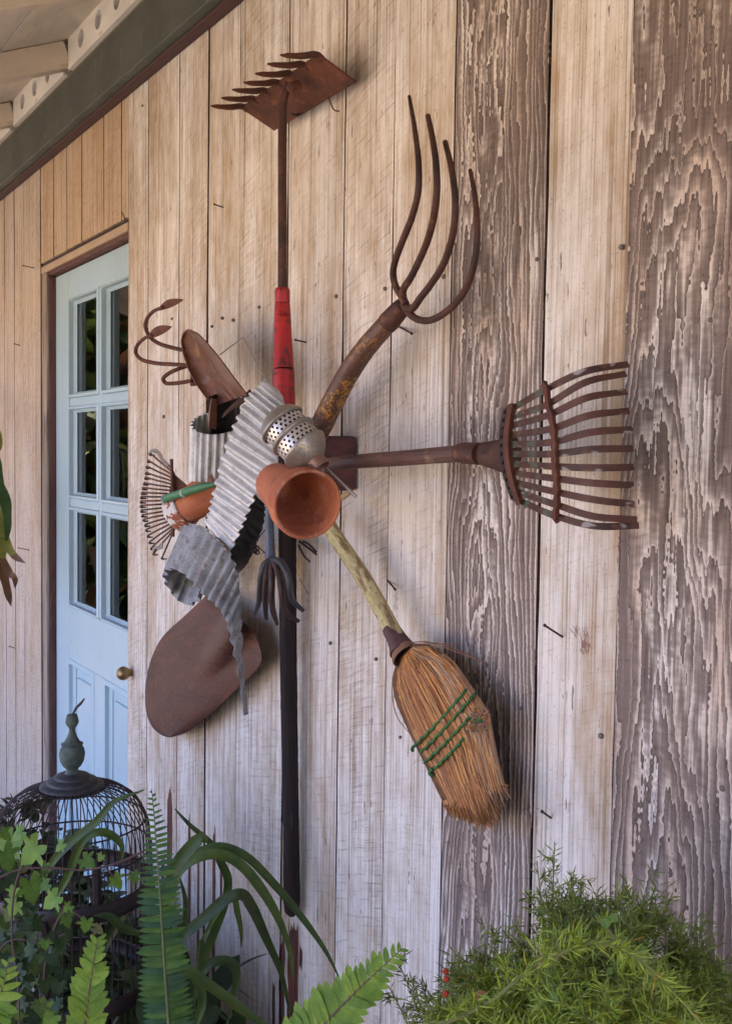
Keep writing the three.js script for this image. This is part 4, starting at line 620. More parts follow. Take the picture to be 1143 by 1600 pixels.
// trowel
{
  const t = thing('garden_trowel', 'brown rusty trowel with worn yellow patches, tip pointing up left', 'trowel', P(350, 640, 0.12));
  const tm = mat(makeTex(320, 320, 0.2, 0.2, (x, y) => { const n = fbm(x * 22 + 2, y * 22, 4), f = fbm(x * 150, y * 150, 3); let c = mix3([0.11, 0.045, 0.028], [0.19, 0.075, 0.042], clamp(0.5 + n)); c = mix3(c, [0.44, 0.23, 0.06], 0.8 * sst(0.12, 0.5, fbm(x * 24 + 7, y * 24 + 3, 4) + 0.4 * noise(x * 330, y * 330)) * sst(0.07, 0.02, Math.hypot(x - 0.03, y - 0.06) - 0.012)); c = mix3(c, [0.20, 0.16, 0.17], 0.6 * sst(0.15, 0.45, fbm(x * 24 + 27, y * 24, 3))); const k = 1 + 0.18 * f; return [c[0] * k, c[1] * k, c[2] * k, 0.5 + 0.5 * f]; }), { roughness: 0.5, metalness: 0.2, bumpScale: 0.0006 });
  const Lp = [[293, 515], [285.5, 521], [282.5, 533], [286, 553], [294, 577], [306, 600], [320, 620], [334, 634]], Rp = [[296, 515], [309, 521], [322, 534], [338, 553], [354, 574], [367, 592], [378, 606], [386, 617]], rows = [];
  for (let i = 0; i <= 30; i++) { const s = i / 30, f = s * 7, q = Math.min(6, Math.floor(f)), k0 = f - q, row = []; for (let j = 0; j <= 18; j++) { const k = j / 18, x = 2 * k - 1; const l = [lerp(Lp[q][0], Lp[q + 1][0], k0), lerp(Lp[q][1], Lp[q + 1][1], k0)], r = [lerp(Rp[q][0], Rp[q + 1][0], k0), lerp(Rp[q][1], Rp[q + 1][1], k0)]; const ridge = 0.014 * Math.exp(-Math.pow((x - 0.05) / 0.22, 2)) * sst(0.55, 1, s); row.push(P(lerp(l[0], r[0], k), lerp(l[1], r[1], k), 0.135 - 0.028 * (1 - x * x) * Math.sin(Math.min(1, s + 0.15) * 2.2) + ridge - 0.012 * s + 0.012 * x)); } rows.push(row); }
  part('blade', sheet(rows, 0.0025), tm, t);
  { const rows2 = [], c0 = P(350, 622, .105), c1 = P(350, 690, .10), u = pxAt(c0), rt = V(0.532, 0, -0.847), bk = V(-0.847, 0, -0.532); for (let i = 0; i <= 8; i++) { const s = i / 8, c = c0.clone().lerp(c1, s), row = []; for (let j = 0; j <= 16; j++) { const a = Math.PI * (1.0 - j / 16 * 1.15), R = (24 - 2 * s) * u; row.push(c.clone().addScaledVector(rt, Math.cos(a) * R).addScaledVector(bk, Math.sin(a) * R * 1.7).add(V(0, 0.012 * Math.sin(a) * (1 - s), 0))); } rows2.push(row); } part('socket', sheet(rows2, 0.003), plain(0.03, 0.02, 0.016, { amp: 0.5, roughness: 0.8 }), t); }  // socket coloured near-black to stand in for the shadow inside it
  part('tang', sheet([[P(330, 622, .135), P(338, 624, .125)], [P(327, 645, .137), P(338, 648, .12)], [P(326, 668, .135), P(337, 671, .12)]], 0.003), tm, t);
  part('tang', bar([P(350, 648, .13), P(365, 634, .135), P(378, 626, .13), P(392, 612, .12)], [0.012, 0.016, 0.012], 0.003, V(0.3, 0.6, 0.7).normalize(), 14), rust, t);
}
// strainer
{
  const axisPt = P(459, 683, 0.2), rt = V(0.532, 0, -0.847), up = V(0, 1, 0), tc = V(0.847, 0.03, 0.532), ax = rt.clone().multiplyScalar(0.69).addScaledVector(up, -0.72).multiplyScalar(0.95).addScaledVector(tc, 0.31).normalize();
  const u = pxAt(axisPt), t = thing('metal_strainer', 'pitted grey metal strainer with two bands of round holes and a brown neck', 'strainer', axisPt);
  const L = (prof) => lathe(prof.map(([r, h]) => [r * u, h * u]), axisPt, ax, 56);
  const alu = mat(makeTex(256, 256, 0.15, 0.15, (x, y) => { const n = fbm(x * 30, y * 30, 4), f = fbm(x * 260, y * 260, 3); let c = mix3([0.23, 0.20, 0.16], [0.40, 0.36, 0.305], clamp(0.55 + n)); c = mix3(c, [0.18, 0.15, 0.11], 0.6 * sst(0.15, 0.5, f + 0.4 * n)); return [c[0], c[1], c[2], 0.5 + 0.5 * f]; }), { roughness: 0.38, metalness: 0.6, bumpScale: 0.0004 });
  part('cap', L([[0, -54], [10, -53], [22, -49], [31, -43], [36, -36], [38.5, -31], [40, -29], [40, -26.5], [37, -25]]), alu, t);
  part('flange', L([[35, -6], [38.5, -5.5], [40.5, -3], [40, 0], [36, 2.5], [35, 2]]), alu, t);
  part('bowl', L([[35, 23.5], [38.5, 24], [39.5, 26], [38.5, 28.5], [36, 33], [29, 43], [21, 50], [15.5, 53]]), alu, t);
  const cop = plain(0.27, 0.15, 0.11, { roughness: 0.45, metalness: 0.5, amp: 0.3 });
  part('neck', L([[15, 50], [15.5, 52], [16, 55], [15, 56], [14.5, 66], [16.5, 66.5], [16.5, 69], [13, 69], [12.5, 56]]), cop, t);
  const bandM = mat(makeTex(128, 128, 0.1, 0.1, (x, y) => { const n = fbm(x * 50, y * 50, 4); const k = 0.55 + 0.2 * n; return [k, k * 0.93, k * 0.87]; }), { roughness: 0.35, metalness: 0.55 });
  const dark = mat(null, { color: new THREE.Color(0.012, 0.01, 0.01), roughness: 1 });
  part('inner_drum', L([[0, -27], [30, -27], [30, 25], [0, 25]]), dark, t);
  // perforated bands: real holes, one cell repeated round the drum
  const band = (h0, h1) => {
    const cells = 26, rowsN = 3, Rr = 35.5 * u, cw = 6.2832 / cells, gs = []; const HH = (h1 - h0) * u;
    for (let c = 0; c < cells; c++) for (let k = 0; k < rowsN; k++) {
      const s = new THREE.Shape(), w = cw * Rr, h = HH / rowsN; s.moveTo(-w / 2, -h / 2); s.lineTo(0, -h / 2); s.lineTo(w / 2, -h / 2); s.lineTo(w / 2, h / 2); s.lineTo(0, h / 2); s.lineTo(-w / 2, h / 2); s.closePath();
      const p = new THREE.Path(); p.absellipse(0, 0, w * 0.25, w * 0.25, 0, 6.2832, true); s.holes.push(p);
      const g = new THREE.ShapeGeometry(s, 8), a = g.attributes.position, nn = g.attributes.normal;
      for (let i = 0; i < a.count; i++) { const th = -(c + 0.5 * (k % 2) + a.getX(i) / w) * cw, y = h0 * u + (k + 0.5) * h + a.getY(i); a.setXYZ(i, Math.cos(th) * Rr, y, Math.sin(th) * Rr); nn.setXYZ(i, Math.cos(th), 0, Math.sin(th)); }
      gs.push(g);
    }
    const g = merge(gs); g.applyQuaternion(new THREE.Quaternion().setFromUnitVectors(V(0, 1, 0), ax)); g.translate(axisPt.x, axisPt.y, axisPt.z); return g;
  };
  part('perforated_band', band(-26, -6), bandM, t); part('perforated_band', band(2.2, 24), bandM, t);
}
single('thin_rod', tube([P(490, 712, .16), P(500, 723, .165), P(557, 777, .13)], 0.0022, { rad: 8, seg: 12 }), wire, 'thin silver rod slanting down across the dark red block', 'metal rod', P(530, 750, 0.15));
// clay pots
function pot(base, dir, R, Lh, k = 0.66, rimF = 0.23) {
  const r0 = R * k, w = R * 0.085;
  const body = lathe([[0.0, 0], [r0 * 0.9, 0], [r0, 0.004], [lerp(r0, R * 0.9, 0.7), Lh * (1 - rimF) * 0.75], [R * 0.9, Lh * (1 - rimF)]], base, dir, 56);
  const rim = lathe([[R * 0.9, Lh * (1 - rimF) - 0.001], [R * 0.965, Lh * (1 - rimF)], [R * 0.985, Lh * (1 - rimF) + 0.003], [R, Lh - 0.004], [R * 0.985, Lh], [R * 0.93, Lh], [R - w * 1.4, Lh - 0.004], [R * 0.86 - w * 0.5, Lh * (1 - rimF)]], base, dir, 64);
  const inner = lathe([[R * 0.86 - w * 0.5, Lh * (1 - rimF) + 0.0005], [r0 - w, 0.012], [R * 0.18, 0.010], [R * 0.16, 0.006]], base, dir, 48);
  return [body, rim, inner];
}
{
  const rimC = P(481, 789, 0.2), rt = V(0.532, 0, -0.847), tc = toCam(rimC), up = V(0, 1, 0), R = 57 * pxAt(rimC);
  const an = 0.46, ax = tc.multiplyScalar(Math.cos(an)).addScaledVector(rt, 0.84 * Math.sin(an)).addScaledVector(up, -0.54 * Math.sin(an)).normalize(), Lh = 0.135, base = rimC.clone().addScaledVector(ax, -Lh);
  const t = thing('terracotta_pot', 'orange terracotta pot lying on its side with its open mouth facing out', 'flower pot', base.clone(), 'terracotta flower pots');
  delete t.userData.group;
  const [b, r, n] = pot(base, ax, R, Lh, 0.62, 0.2); part('body', b, clay, t); part('rim', r, clay, t); part('interior', n, clay, t);
}
{
  const c = P(274, 806, 0.15), e = P(352, 752, 0.09), ax = c.clone().sub(e), Lh = ax.length(); ax.normalize();
  const t = thing('painted_pot', 'small orange pot with peeling white rim beside the green stick', 'flower pot', e.clone());
  const R = 29 * pxAt(c), [b, r, n] = pot(e, ax, R, Lh, 1.0, 0.22);
  part('body', lathe([[0, 0], [R * 1.0, 0.001], [R * 1.05, 0.01], [R * 0.98, Lh * 0.5], [R * 0.86, Lh * 0.78]], e, ax, 48), clay, t);
  const peel = mat(makeTex(320, 128, 0.2, 0.06, (x, y) => { const p = fbm(x * 55, y * 55, 4) + 0.25 * noise(x * 260, y * 260), n = fbm(x * 20, y * 20, 3); let c = mix3([0.60, 0.56, 0.50], [0.70, 0.67, 0.63], clamp(0.5 + n)); const m = sst(0.02, 0.1, p); c = mix3(c, mix3([0.42, 0.13, 0.06], [0.3, 0.085, 0.05], clamp(0.5 + n)), m); return c; }), { roughness: 0.8 });
  part('rim', r, peel, t, { label: 'white painted rim peeling to orange' }); part('interior', n, clay, t);
}
{
  const t = thing('green_stick', 'green painted stick with a pale ring crossing the small fan rake', 'stick', P(300, 765, 0.16));
  const gm = mat(makeTex(128, 256, 0.06, 0.12, (x, y) => { const n = fbm(x * 60, y * 30, 4); let c = mix3([0.03, 0.13, 0.05], [0.07, 0.23, 0.09], clamp(0.5 + n)); c = mix3(c, [0.16, 0.2, 0.12], 0.5 * sst(0.3, 0.5, fbm(x * 110, y * 70, 3))); return c; }), { roughness: 0.5 });
  const a = P(259, 779, .175), b = P(289, 769, .165), c = P(318, 760, .15), d = P(336, 757, .14), u = pxAt(a);
  part('stick', tube([a, b, c, d], [6, 6.6, 6.4, 3].map((x) => x * u), { rad: 14, seg: 18, rough: 0.03 }), gm, t);
  part('ring', tube([P(286.5, 770.5, .166), P(289.5, 769.3, .165)], [7.2 * u, 7.2 * u], { rad: 14, seg: 3 }), plain(0.32, 0.38, 0.34), t);
  part('end_cap', tube([P(257, 780, .175), P(260, 779, .175)], [6.8 * u, 6.8 * u], { rad: 14, seg: 3 }), plain(0.20, 0.24, 0.21), t);
}
// small fan rake
{
  const U = 0.2625, q = (x, y, z) => P(200 + U * x, 680 + U * y, z), t = thing('fan_rake', 'small rusty fan rake with many wire tines spread at the left', 'rake', q(300, 370, 0.09));
  { const A = q(252, 140, .13), B = q(275, 142, .13); part('cross_bar', bar([q(259, 142, .135), q(262, 250, .135), q(268, 380, .135), q(272, 470, .135), q(268, 600, .13)], 0.0075, 0.004, Z, 20), rustRed, t); }
  const pl = []; for (let i = 0; i <= 10; i++) { const s = i / 10, a = q(lerp(268, 360, s), lerp(225, 305, s), lerp(.13, .11, s)), b = q(lerp(262, 330, s), lerp(590, 470, s), lerp(.13, .11, s)); pl.push([0, 0.25, 0.5, 0.75, 1].map((k) => a.clone().lerp(b, k).add(V(0, 0, 0.008 * Math.sin(k * 3.14))))); }
  part('plate', sheet(pl, 0.002), rustRed, t);
  const tips = [[160, 88], [135, 108], [122, 150], [114, 185], [110, 222], [106, 250], [99, 284], [92, 312], [86, 340], [82, 365], [80, 392], [80, 418], [82, 446], [88, 474], [96, 500], [106, 530], [112, 560], [122, 595], [132, 632], [142, 668], [155, 700], [205, 725]], N = tips.length;
  tips.forEach(([x, y], i) => {
    const k = i / (N - 1), by = lerp(205, 590, k), bx = 262 + 6 * Math.sin(k * 3), z0 = .132, z1 = .125 + 0.05 * Math.sin(k * Math.PI);
    const root = q(lerp(bx, 330, 0.5), lerp(by, 395, 0.35), 0.118), p = [root, q(bx, by, z0), q(lerp(bx, x, 0.6), lerp(by, y, 0.6), lerp(z0, z1, 0.8)), q(x, y, z1)];
    part('tine', bar(p, [0.003, 0.0034, 0.0036], 0.0015, V(0.4, 0.1, 1).normalize(), 14), i % 3 ? rustRed : rust, t);
    const e = q(x, y, z1), u = pxAt(e), hk = [e.clone().add(V(0, 0.0005, 0.0005)), q(x - 4, y + 4, z1 - 0.004), q(x + 2, y + 11, z1 - 0.013), q(x + 26, y + 12, z1 - 0.021)]; part('tine_tip', bar(hk, [0.0042, 0.0046, 0.004], 0.0016, V(-0.5, 0.7, 0.6).normalize(), 10), i > 0 && i < N - 1 ? rustDark : rust, t);
  });
  for (const l of [[[122, 110, .13], [145, 92, .14], [170, 92, .14], [192, 118, .14], [200, 140, .14], [240, 185, .135]], [[165, 712, .13], [150, 690, .14], [160, 672, .14], [195, 668, .14], [205, 645, .14]]]) part('end_tine', bar(l.map((a) => q(...a)), 0.0065, 0.002, V(0.5, 0.4, 0.8).normalize(), 26), plain(0.27, 0.235, 0.20, { roughness: 0.6 }), t, { label: 'pale grey looped outer tine' });
}

// ------------------------------------------------------------------ plants
const leafTex = makeTex(256, 256, 0.12, 0.12, (x, y) => { const n = fbm(x * 50, y * 50, 4), f = noise(x * 420, y * 420), v = noise(x * 300, y * 20); const k = 0.75 * (1 + 0.35 * n + 0.1 * f + 0.1 * v); return [k * (1 + 0.25 * n), k, k * 0.95]; });
const leafMat = (r, g, b, o = {}) => mat(leafTex, { physical: true, color: new THREE.Color(r / 0.75, g / 0.75, b / 0.75), transmission: 0.3, thickness: 0, roughness: 0.55, specularIntensity: 0.6, ...o });
// one leaflet lying in +x, width along y, normal +z; unit length
function leafletGeo(w, curl, seed, tipPow = 0.8, baseW = 0.5) {
  const pos = [], uv = [], idx = [], n = 7, r = rng(seed), tw = (r() - 0.5) * 0.3;
  for (let i = 0; i <= n; i++) { const s = i / n, W = w * (i === n ? 0.04 : Math.pow(Math.sin(Math.PI * lerp(baseW * 0.5, 1, s)), tipPow)); for (const k of [-1, 0, 1]) { pos.push(s, k * W, (k ? 0.16 * W : 0) - curl * s * s + tw * k * W * s); uv.push(s * 0.05, (k + 1) * 0.008 + seed * 0.01); } }
  for (let i = 0; i < n; i++) for (let k = 0; k < 2; k++) { const a = i * 3 + k; idx.push(a, a + 3, a + 1, a + 1, a + 3, a + 4); }
  return fromArrays(pos, uv, idx);
}
const basis = (x, z) => { const X = x.clone().normalize(), Zz = z.clone().addScaledVector(X, -z.dot(X)).normalize(), Y = Zz.clone().cross(X); return new THREE.Matrix4().makeBasis(X, Y, Zz); };
const placePart = (name, geo, m, parent, at, x, z, sc) => { const me = new THREE.Mesh(geo, m); me.name = name; me.quaternion.setFromRotationMatrix(basis(x, z)); me.position.copy(at).sub(worldOf(parent)); me.scale.copy(sc); me.castShadow = me.receiveShadow = true; parent.add(me); return me; };
// fern frond: spine points base -> tip, facing normal, leaflet length profile
function frond(label, spine, face, nPairs, lenFn, wRel, mats, stemM, seed, fwdLean = 0.25, curl = 0.12, root = null) {
  const c = new THREE.CatmullRomCurve3(spine), t = thing('fern_frond', label, 'fern', spine[0].clone(), 'sword fern fronds'); delete t.userData.group; const r = rng(seed);
  const u = pxAt(spine[1]); part('stem', tube(c.getPoints(24), [2.6 * u, 2.2 * u, 1.2 * u, 0.6 * u], { rad: 7, seg: 40 }), stemM, t);
  if (root) part('stem', tube([root, root.clone().lerp(spine[0], 0.5).add(V(0, 0.01, 0)), spine[0]], 2.8 * u, { rad: 7 }), stemM, t);
  const geos = [0, 1, 2, 3].map((k) => leafletGeo(0.5, curl * (0.6 + 0.3 * k), seed + k, 0.55, 0.45));
  for (let i = 0; i < nPairs; i++) for (const s of [-1, 1]) {
    const k = (i + 0.5 + (s > 0 ? 0.25 : -0.25) + (r() - 0.5) * 0.3) / nPairs, p = c.getPointAt(clamp(k)), T = c.getTangentAt(clamp(k)), S = T.clone().cross(face).normalize().multiplyScalar(s), N = S.clone().cross(T).multiplyScalar(s > 0 ? 1 : -1).normalize(); if (N.dot(face) < 0) N.negate();
    const L = lenFn(k) * (0.88 + 0.24 * r()); if (L < 0.002) continue;
    const dir = S.clone().addScaledVector(T, (fwdLean + 0.75 * Math.max(0, k - 0.8) * 2) * (0.8 + 0.4 * r())).addScaledVector(face, (r() - 0.5) * 0.28), nz = N.clone().addScaledVector(T, (r() - 0.35) * 0.4).addScaledVector(S, (r() - 0.5) * 0.3);
    placePart('leaflet', geos[(r() * 4) | 0], mats[(r() * mats.length) | 0], t, p, dir, nz, V(L, Math.max(L * wRel, 0.0035), L * 0.5));
  }
  return t;
}
const stemG = plain(0.14, 0.16, 0.06, { roughness: 0.7 }), stemBr = plain(0.12, 0.075, 0.045, { roughness: 0.8 });
{
  const far = [[0.08, 0.17, 0.042], [0.11, 0.21, 0.040], [0.06, 0.135, 0.055]].map((c) => leafMat(...c)), near = [[0.18, 0.29, 0.03], [0.23, 0.35, 0.045], [0.14, 0.25, 0.03]].map((c) => leafMat(...c));
  const sp = [[268, 1660, 1.5], [259, 1540, 1.5], [252, 1430, 1.5], [246, 1340, 1.5], [241, 1275, 1.5], [237, 1232, 1.5]].map((a) => D(...a)), u = pxAt(sp[2]);
  frond('tall upright dark green fern frond standing at the right of the birdcage', sp, toCam(sp[2]), 48, (k) => u * lerp(41, 37, k) * Math.pow(clamp((1.0 - k) / 0.5), 0.62), 0.265, far, stemG, 3, 0.10, 0.10, V(sp[0].x, 0.045, sp[0].z));
  const s2 = [[122, 1680, 0.95], [134, 1590, 0.95], [144, 1520, 0.95], [153, 1466, 0.95]].map((a) => D(...a)), u2 = pxAt(s2[1]);
  frond('short yellow-green fern frond at the bottom in front of the birdcage', s2, toCam(s2[1]).add(V(0, 0.3, 0)).normalize(), 19, (k) => u2 * 38 * Math.pow(clamp((1.10 - k) / 0.6), 0.55), 0.46, near, stemBr, 13, 0.75, 0.10, D(122, 1690, 0.95).add(V(0, -0.09, 0)));
  const s3 = [[430, 1690, 1.0], [498, 1610, 1.0], [560, 1545, 1.0], [600, 1508, 1.0], [628, 1482, 1.0]].map((a) => D(...a)), u3 = pxAt(s3[2]);
  frond('bright green fern frond leaning right at the bottom beside the asparagus fern', s3, toCam(s3[2]), 25, (k) => u3 * 56 * Math.pow(clamp((1.06 - k) / 0.75), 0.6), 0.40, near, stemBr, 23, 0.55, 0.10, D(430, 1700, 1.0).add(V(0, -0.09, 0)));
  const s4 = [[-70, 1640, 0.9], [-30, 1590, 0.9], [0, 1555, 0.9], [14, 1500, 0.9]].map((a) => D(...a)), u4 = pxAt(s4[1]);
  frond('fern frond tip cut off by the left edge at the bottom corner', s4, toCam(s4[1]), 12, (k) => u4 * 46 * Math.pow(clamp((1.06 - k) / 0.7), 0.6), 0.42, near, stemBr, 33, 0.5, 0.1, D(112, 1690, 0.95).add(V(0, -0.09, 0)));
}
// clay planters on wooden stands carrying the near plants (just below the frame)
function plantStand(b, R, H, what) {
  const pb = V(b.x, b.y - H, b.z), t = thing('planter', `terracotta planter holding ${what}`, 'planter', pb), [bo, ri, inn] = pot(pb, V(0, 1, 0), R, H, 0.7, 0.22);
  part('body', bo, clay, t); part('rim', ri, clay, t); part('soil', lathe([[0, H * 0.86], [R * 0.86, H * 0.85]], pb, V(0, 1, 0), 24), plain(0.04, 0.028, 0.02, { amp: 0.5 }), t);
  const st = thing('plant_stand', `wooden stand under the planter holding ${what}`, 'plant stand', V(b.x, 0.03, b.z)), wd = plain(0.16, 0.095, 0.055, { amp: 0.4 });
  part('top', lathe([[0, -0.022], [R * 0.95, -0.022], [R, -0.018], [R, -0.004], [R * 0.95, 0], [0, 0]], pb.clone().add(V(0, -0.001, 0)), V(0, 1, 0), 32), wd, st);
  for (let k = 0; k < 3; k++) { const a = k * 2.094 + 0.4; part('leg', tube([V(b.x + Math.cos(a) * R * 0.7, pb.y - 0.02, b.z + Math.sin(a) * R * 0.7), V(b.x + Math.cos(a) * R * 0.95, 0.03, b.z + Math.sin(a) * R * 0.95)], 0.013, { rad: 8 }), wd, st); }
}
plantStand(D(122, 1690, 0.95).add(V(0, -0.06, 0)), 0.085, 0.16, 'the short yellow-green ferns'); plantStand(D(430, 1700, 1.0).add(V(0, -0.06, 0)), 0.085, 0.16, 'the bright fern leaning right'); plantStand(D(900, 1770, 0.95).add(V(0, -0.03, 0)), 0.12, 0.2, 'the asparagus fern');
// strap-leaved plant
{
  const t = thing('strap_leaf_plant', 'plant with long arching dark green strap leaves against the wall', 'plant', D(285, 1660, 1.85));
  const ms = [[0.062, 0.105, 0.014], [0.085, 0.135, 0.018], [0.045, 0.075, 0.012]].map((c) => leafMat(...c, { roughness: 0.45 }));
  const q = (x, y, d) => D(200 + 0.385 * x, 1200 + 0.385 * y, d);
  const strap = (pts, w, m) => {
    const p = pts.map((a) => q(a[0], a[1], a[2] ?? 1.8)), c = new THREE.CatmullRomCurve3(p), rows = [], u = pxAt(p[0]), n = 40; let pn = null;
    for (let i = 0; i <= n; i++) { const s = i / n, o = c.getPoint(s), T = c.getTangent(s), F = toCam(o).add(V(0, 0.35, 0)), S = T.clone().cross(F).normalize(); if (pn && pn.dot(S) < -0.2) S.negate(); pn = S; const W = w / 2 * u * Math.min(1, 0.55 + s * 2) * Math.pow(clamp((1.02 - s) / 0.4), 0.7), N = S.clone().cross(T).normalize(); rows.push([-1, -0.5, 0, 0.5, 1].map((k) => o.clone().addScaledVector(S, k * W).addScaledVector(N, -0.28 * W * (1 - Math.abs(k))))); }
    part('leaf', sheet(rows, 0.0008), m, t);
  };
  const S = [
    [[[150, 560, 1.8], [200, 420, 1.8], [270, 350, 1.8], [370, 318, 1.8], [470, 352, 1.8], [590, 468, 1.8], [720, 625, 1.8], [800, 740, 1.78], [856, 850, 1.75]], 14],
    [[[160, 580, 1.75], [210, 420, 1.75], [290, 360, 1.75], [380, 352, 1.75], [460, 395, 1.75], [540, 490, 1.75], [605, 600, 1.75], [650, 720, 1.75], [672, 850, 1.75]], 17],
    [[[120, 900, 1.7], [210, 700, 1.7], [320, 600, 1.7], [400, 530, 1.7], [460, 512, 1.7], [500, 560, 1.72], [560, 690, 1.75], [620, 830, 1.77], [660, 1010, 1.78]], 19],
    [[[220, 1080, 1.8], [270, 880, 1.85], [340, 690, 1.9], [395, 540, 1.95], [405, 450, 1.95], [378, 385, 1.95], [340, 310, 1.95], [250, 230, 1.95], [190, 165, 1.95]], 15],
    [[[140, 760, 1.6], [230, 810, 1.6], [330, 880, 1.6], [430, 955, 1.6], [520, 1020, 1.6], [600, 1070, 1.6]], 17],
    [[[240, 1080, 1.8], [270, 900, 1.8], [330, 795, 1.8], [410, 785, 1.8], [440, 830, 1.8], [425, 940, 1.8], [390, 1080, 1.8]], 16],
    [[[150, 520, 1.65], [195, 400, 1.65], [250, 325, 1.65], [300, 285, 1.65], [322, 300, 1.65]], 22],
    [[[300, 700, 1.85], [380, 560, 1.85], [425, 520, 1.85], [445, 590, 1.85], [458, 660, 1.85], [460, 730, 1.85]], 10],
    [[[300, 1060, 1.75], [240, 900, 1.75], [210, 760, 1.75], [235, 560, 1.8], [210, 440, 1.8]], 12],
    [[[250, 1100, 1.7], [300, 960, 1.7], [290, 880, 1.7], [240, 830, 1.7], [190, 820, 1.7]], 14]];
  S.forEach(([pts, w], i) => strap(pts, w * 0.95, ms[i % 3]));
  { const g = q(190, 1130, 1.8), gr = V(g.x, 0.045, g.z); for (const [a] of S) { const e = q(a[0][0], a[0][1], a[0][2]); part('leaf_base', tube([gr.clone().add(V((e.x - gr.x) * 0.2, 0, (e.z - gr.z) * 0.2)), gr.clone().lerp(e, 0.6).add(V(0, 0.02, 0)), e], 0.006, { rad: 7, flat: 0.6 }), ms[0], t); } }
  const q4 = (x, y, d) => D(0.3125 * x, 1100 + 0.3125 * y, d), U2 = [[[200, 900, 1.72], [270, 780, 1.72], [380, 670, 1.72], [480, 590, 1.72], [570, 490, 1.72], [720, 430, 1.72]], [[260, 1000, 1.75], [330, 880, 1.75], [420, 680, 1.75], [500, 640, 1.75], [580, 670, 1.75], [612, 720, 1.75], [604, 790, 1.75]], [[700, 1150, 1.75], [620, 1120, 1.75], [540, 1060, 1.75], [470, 1060, 1.75]], [[480, 1300, 1.85], [560, 1150, 1.85], [640, 1020, 1.85], [700, 960, 1.85]]];
  U2.forEach((l, i) => strap(l.map(([x, y, d]) => [(0.3125 * x - 200) / 0.385, (1100 + 0.3125 * y - 1200) / 0.385, d]), 13, ms[i % 3]));
}
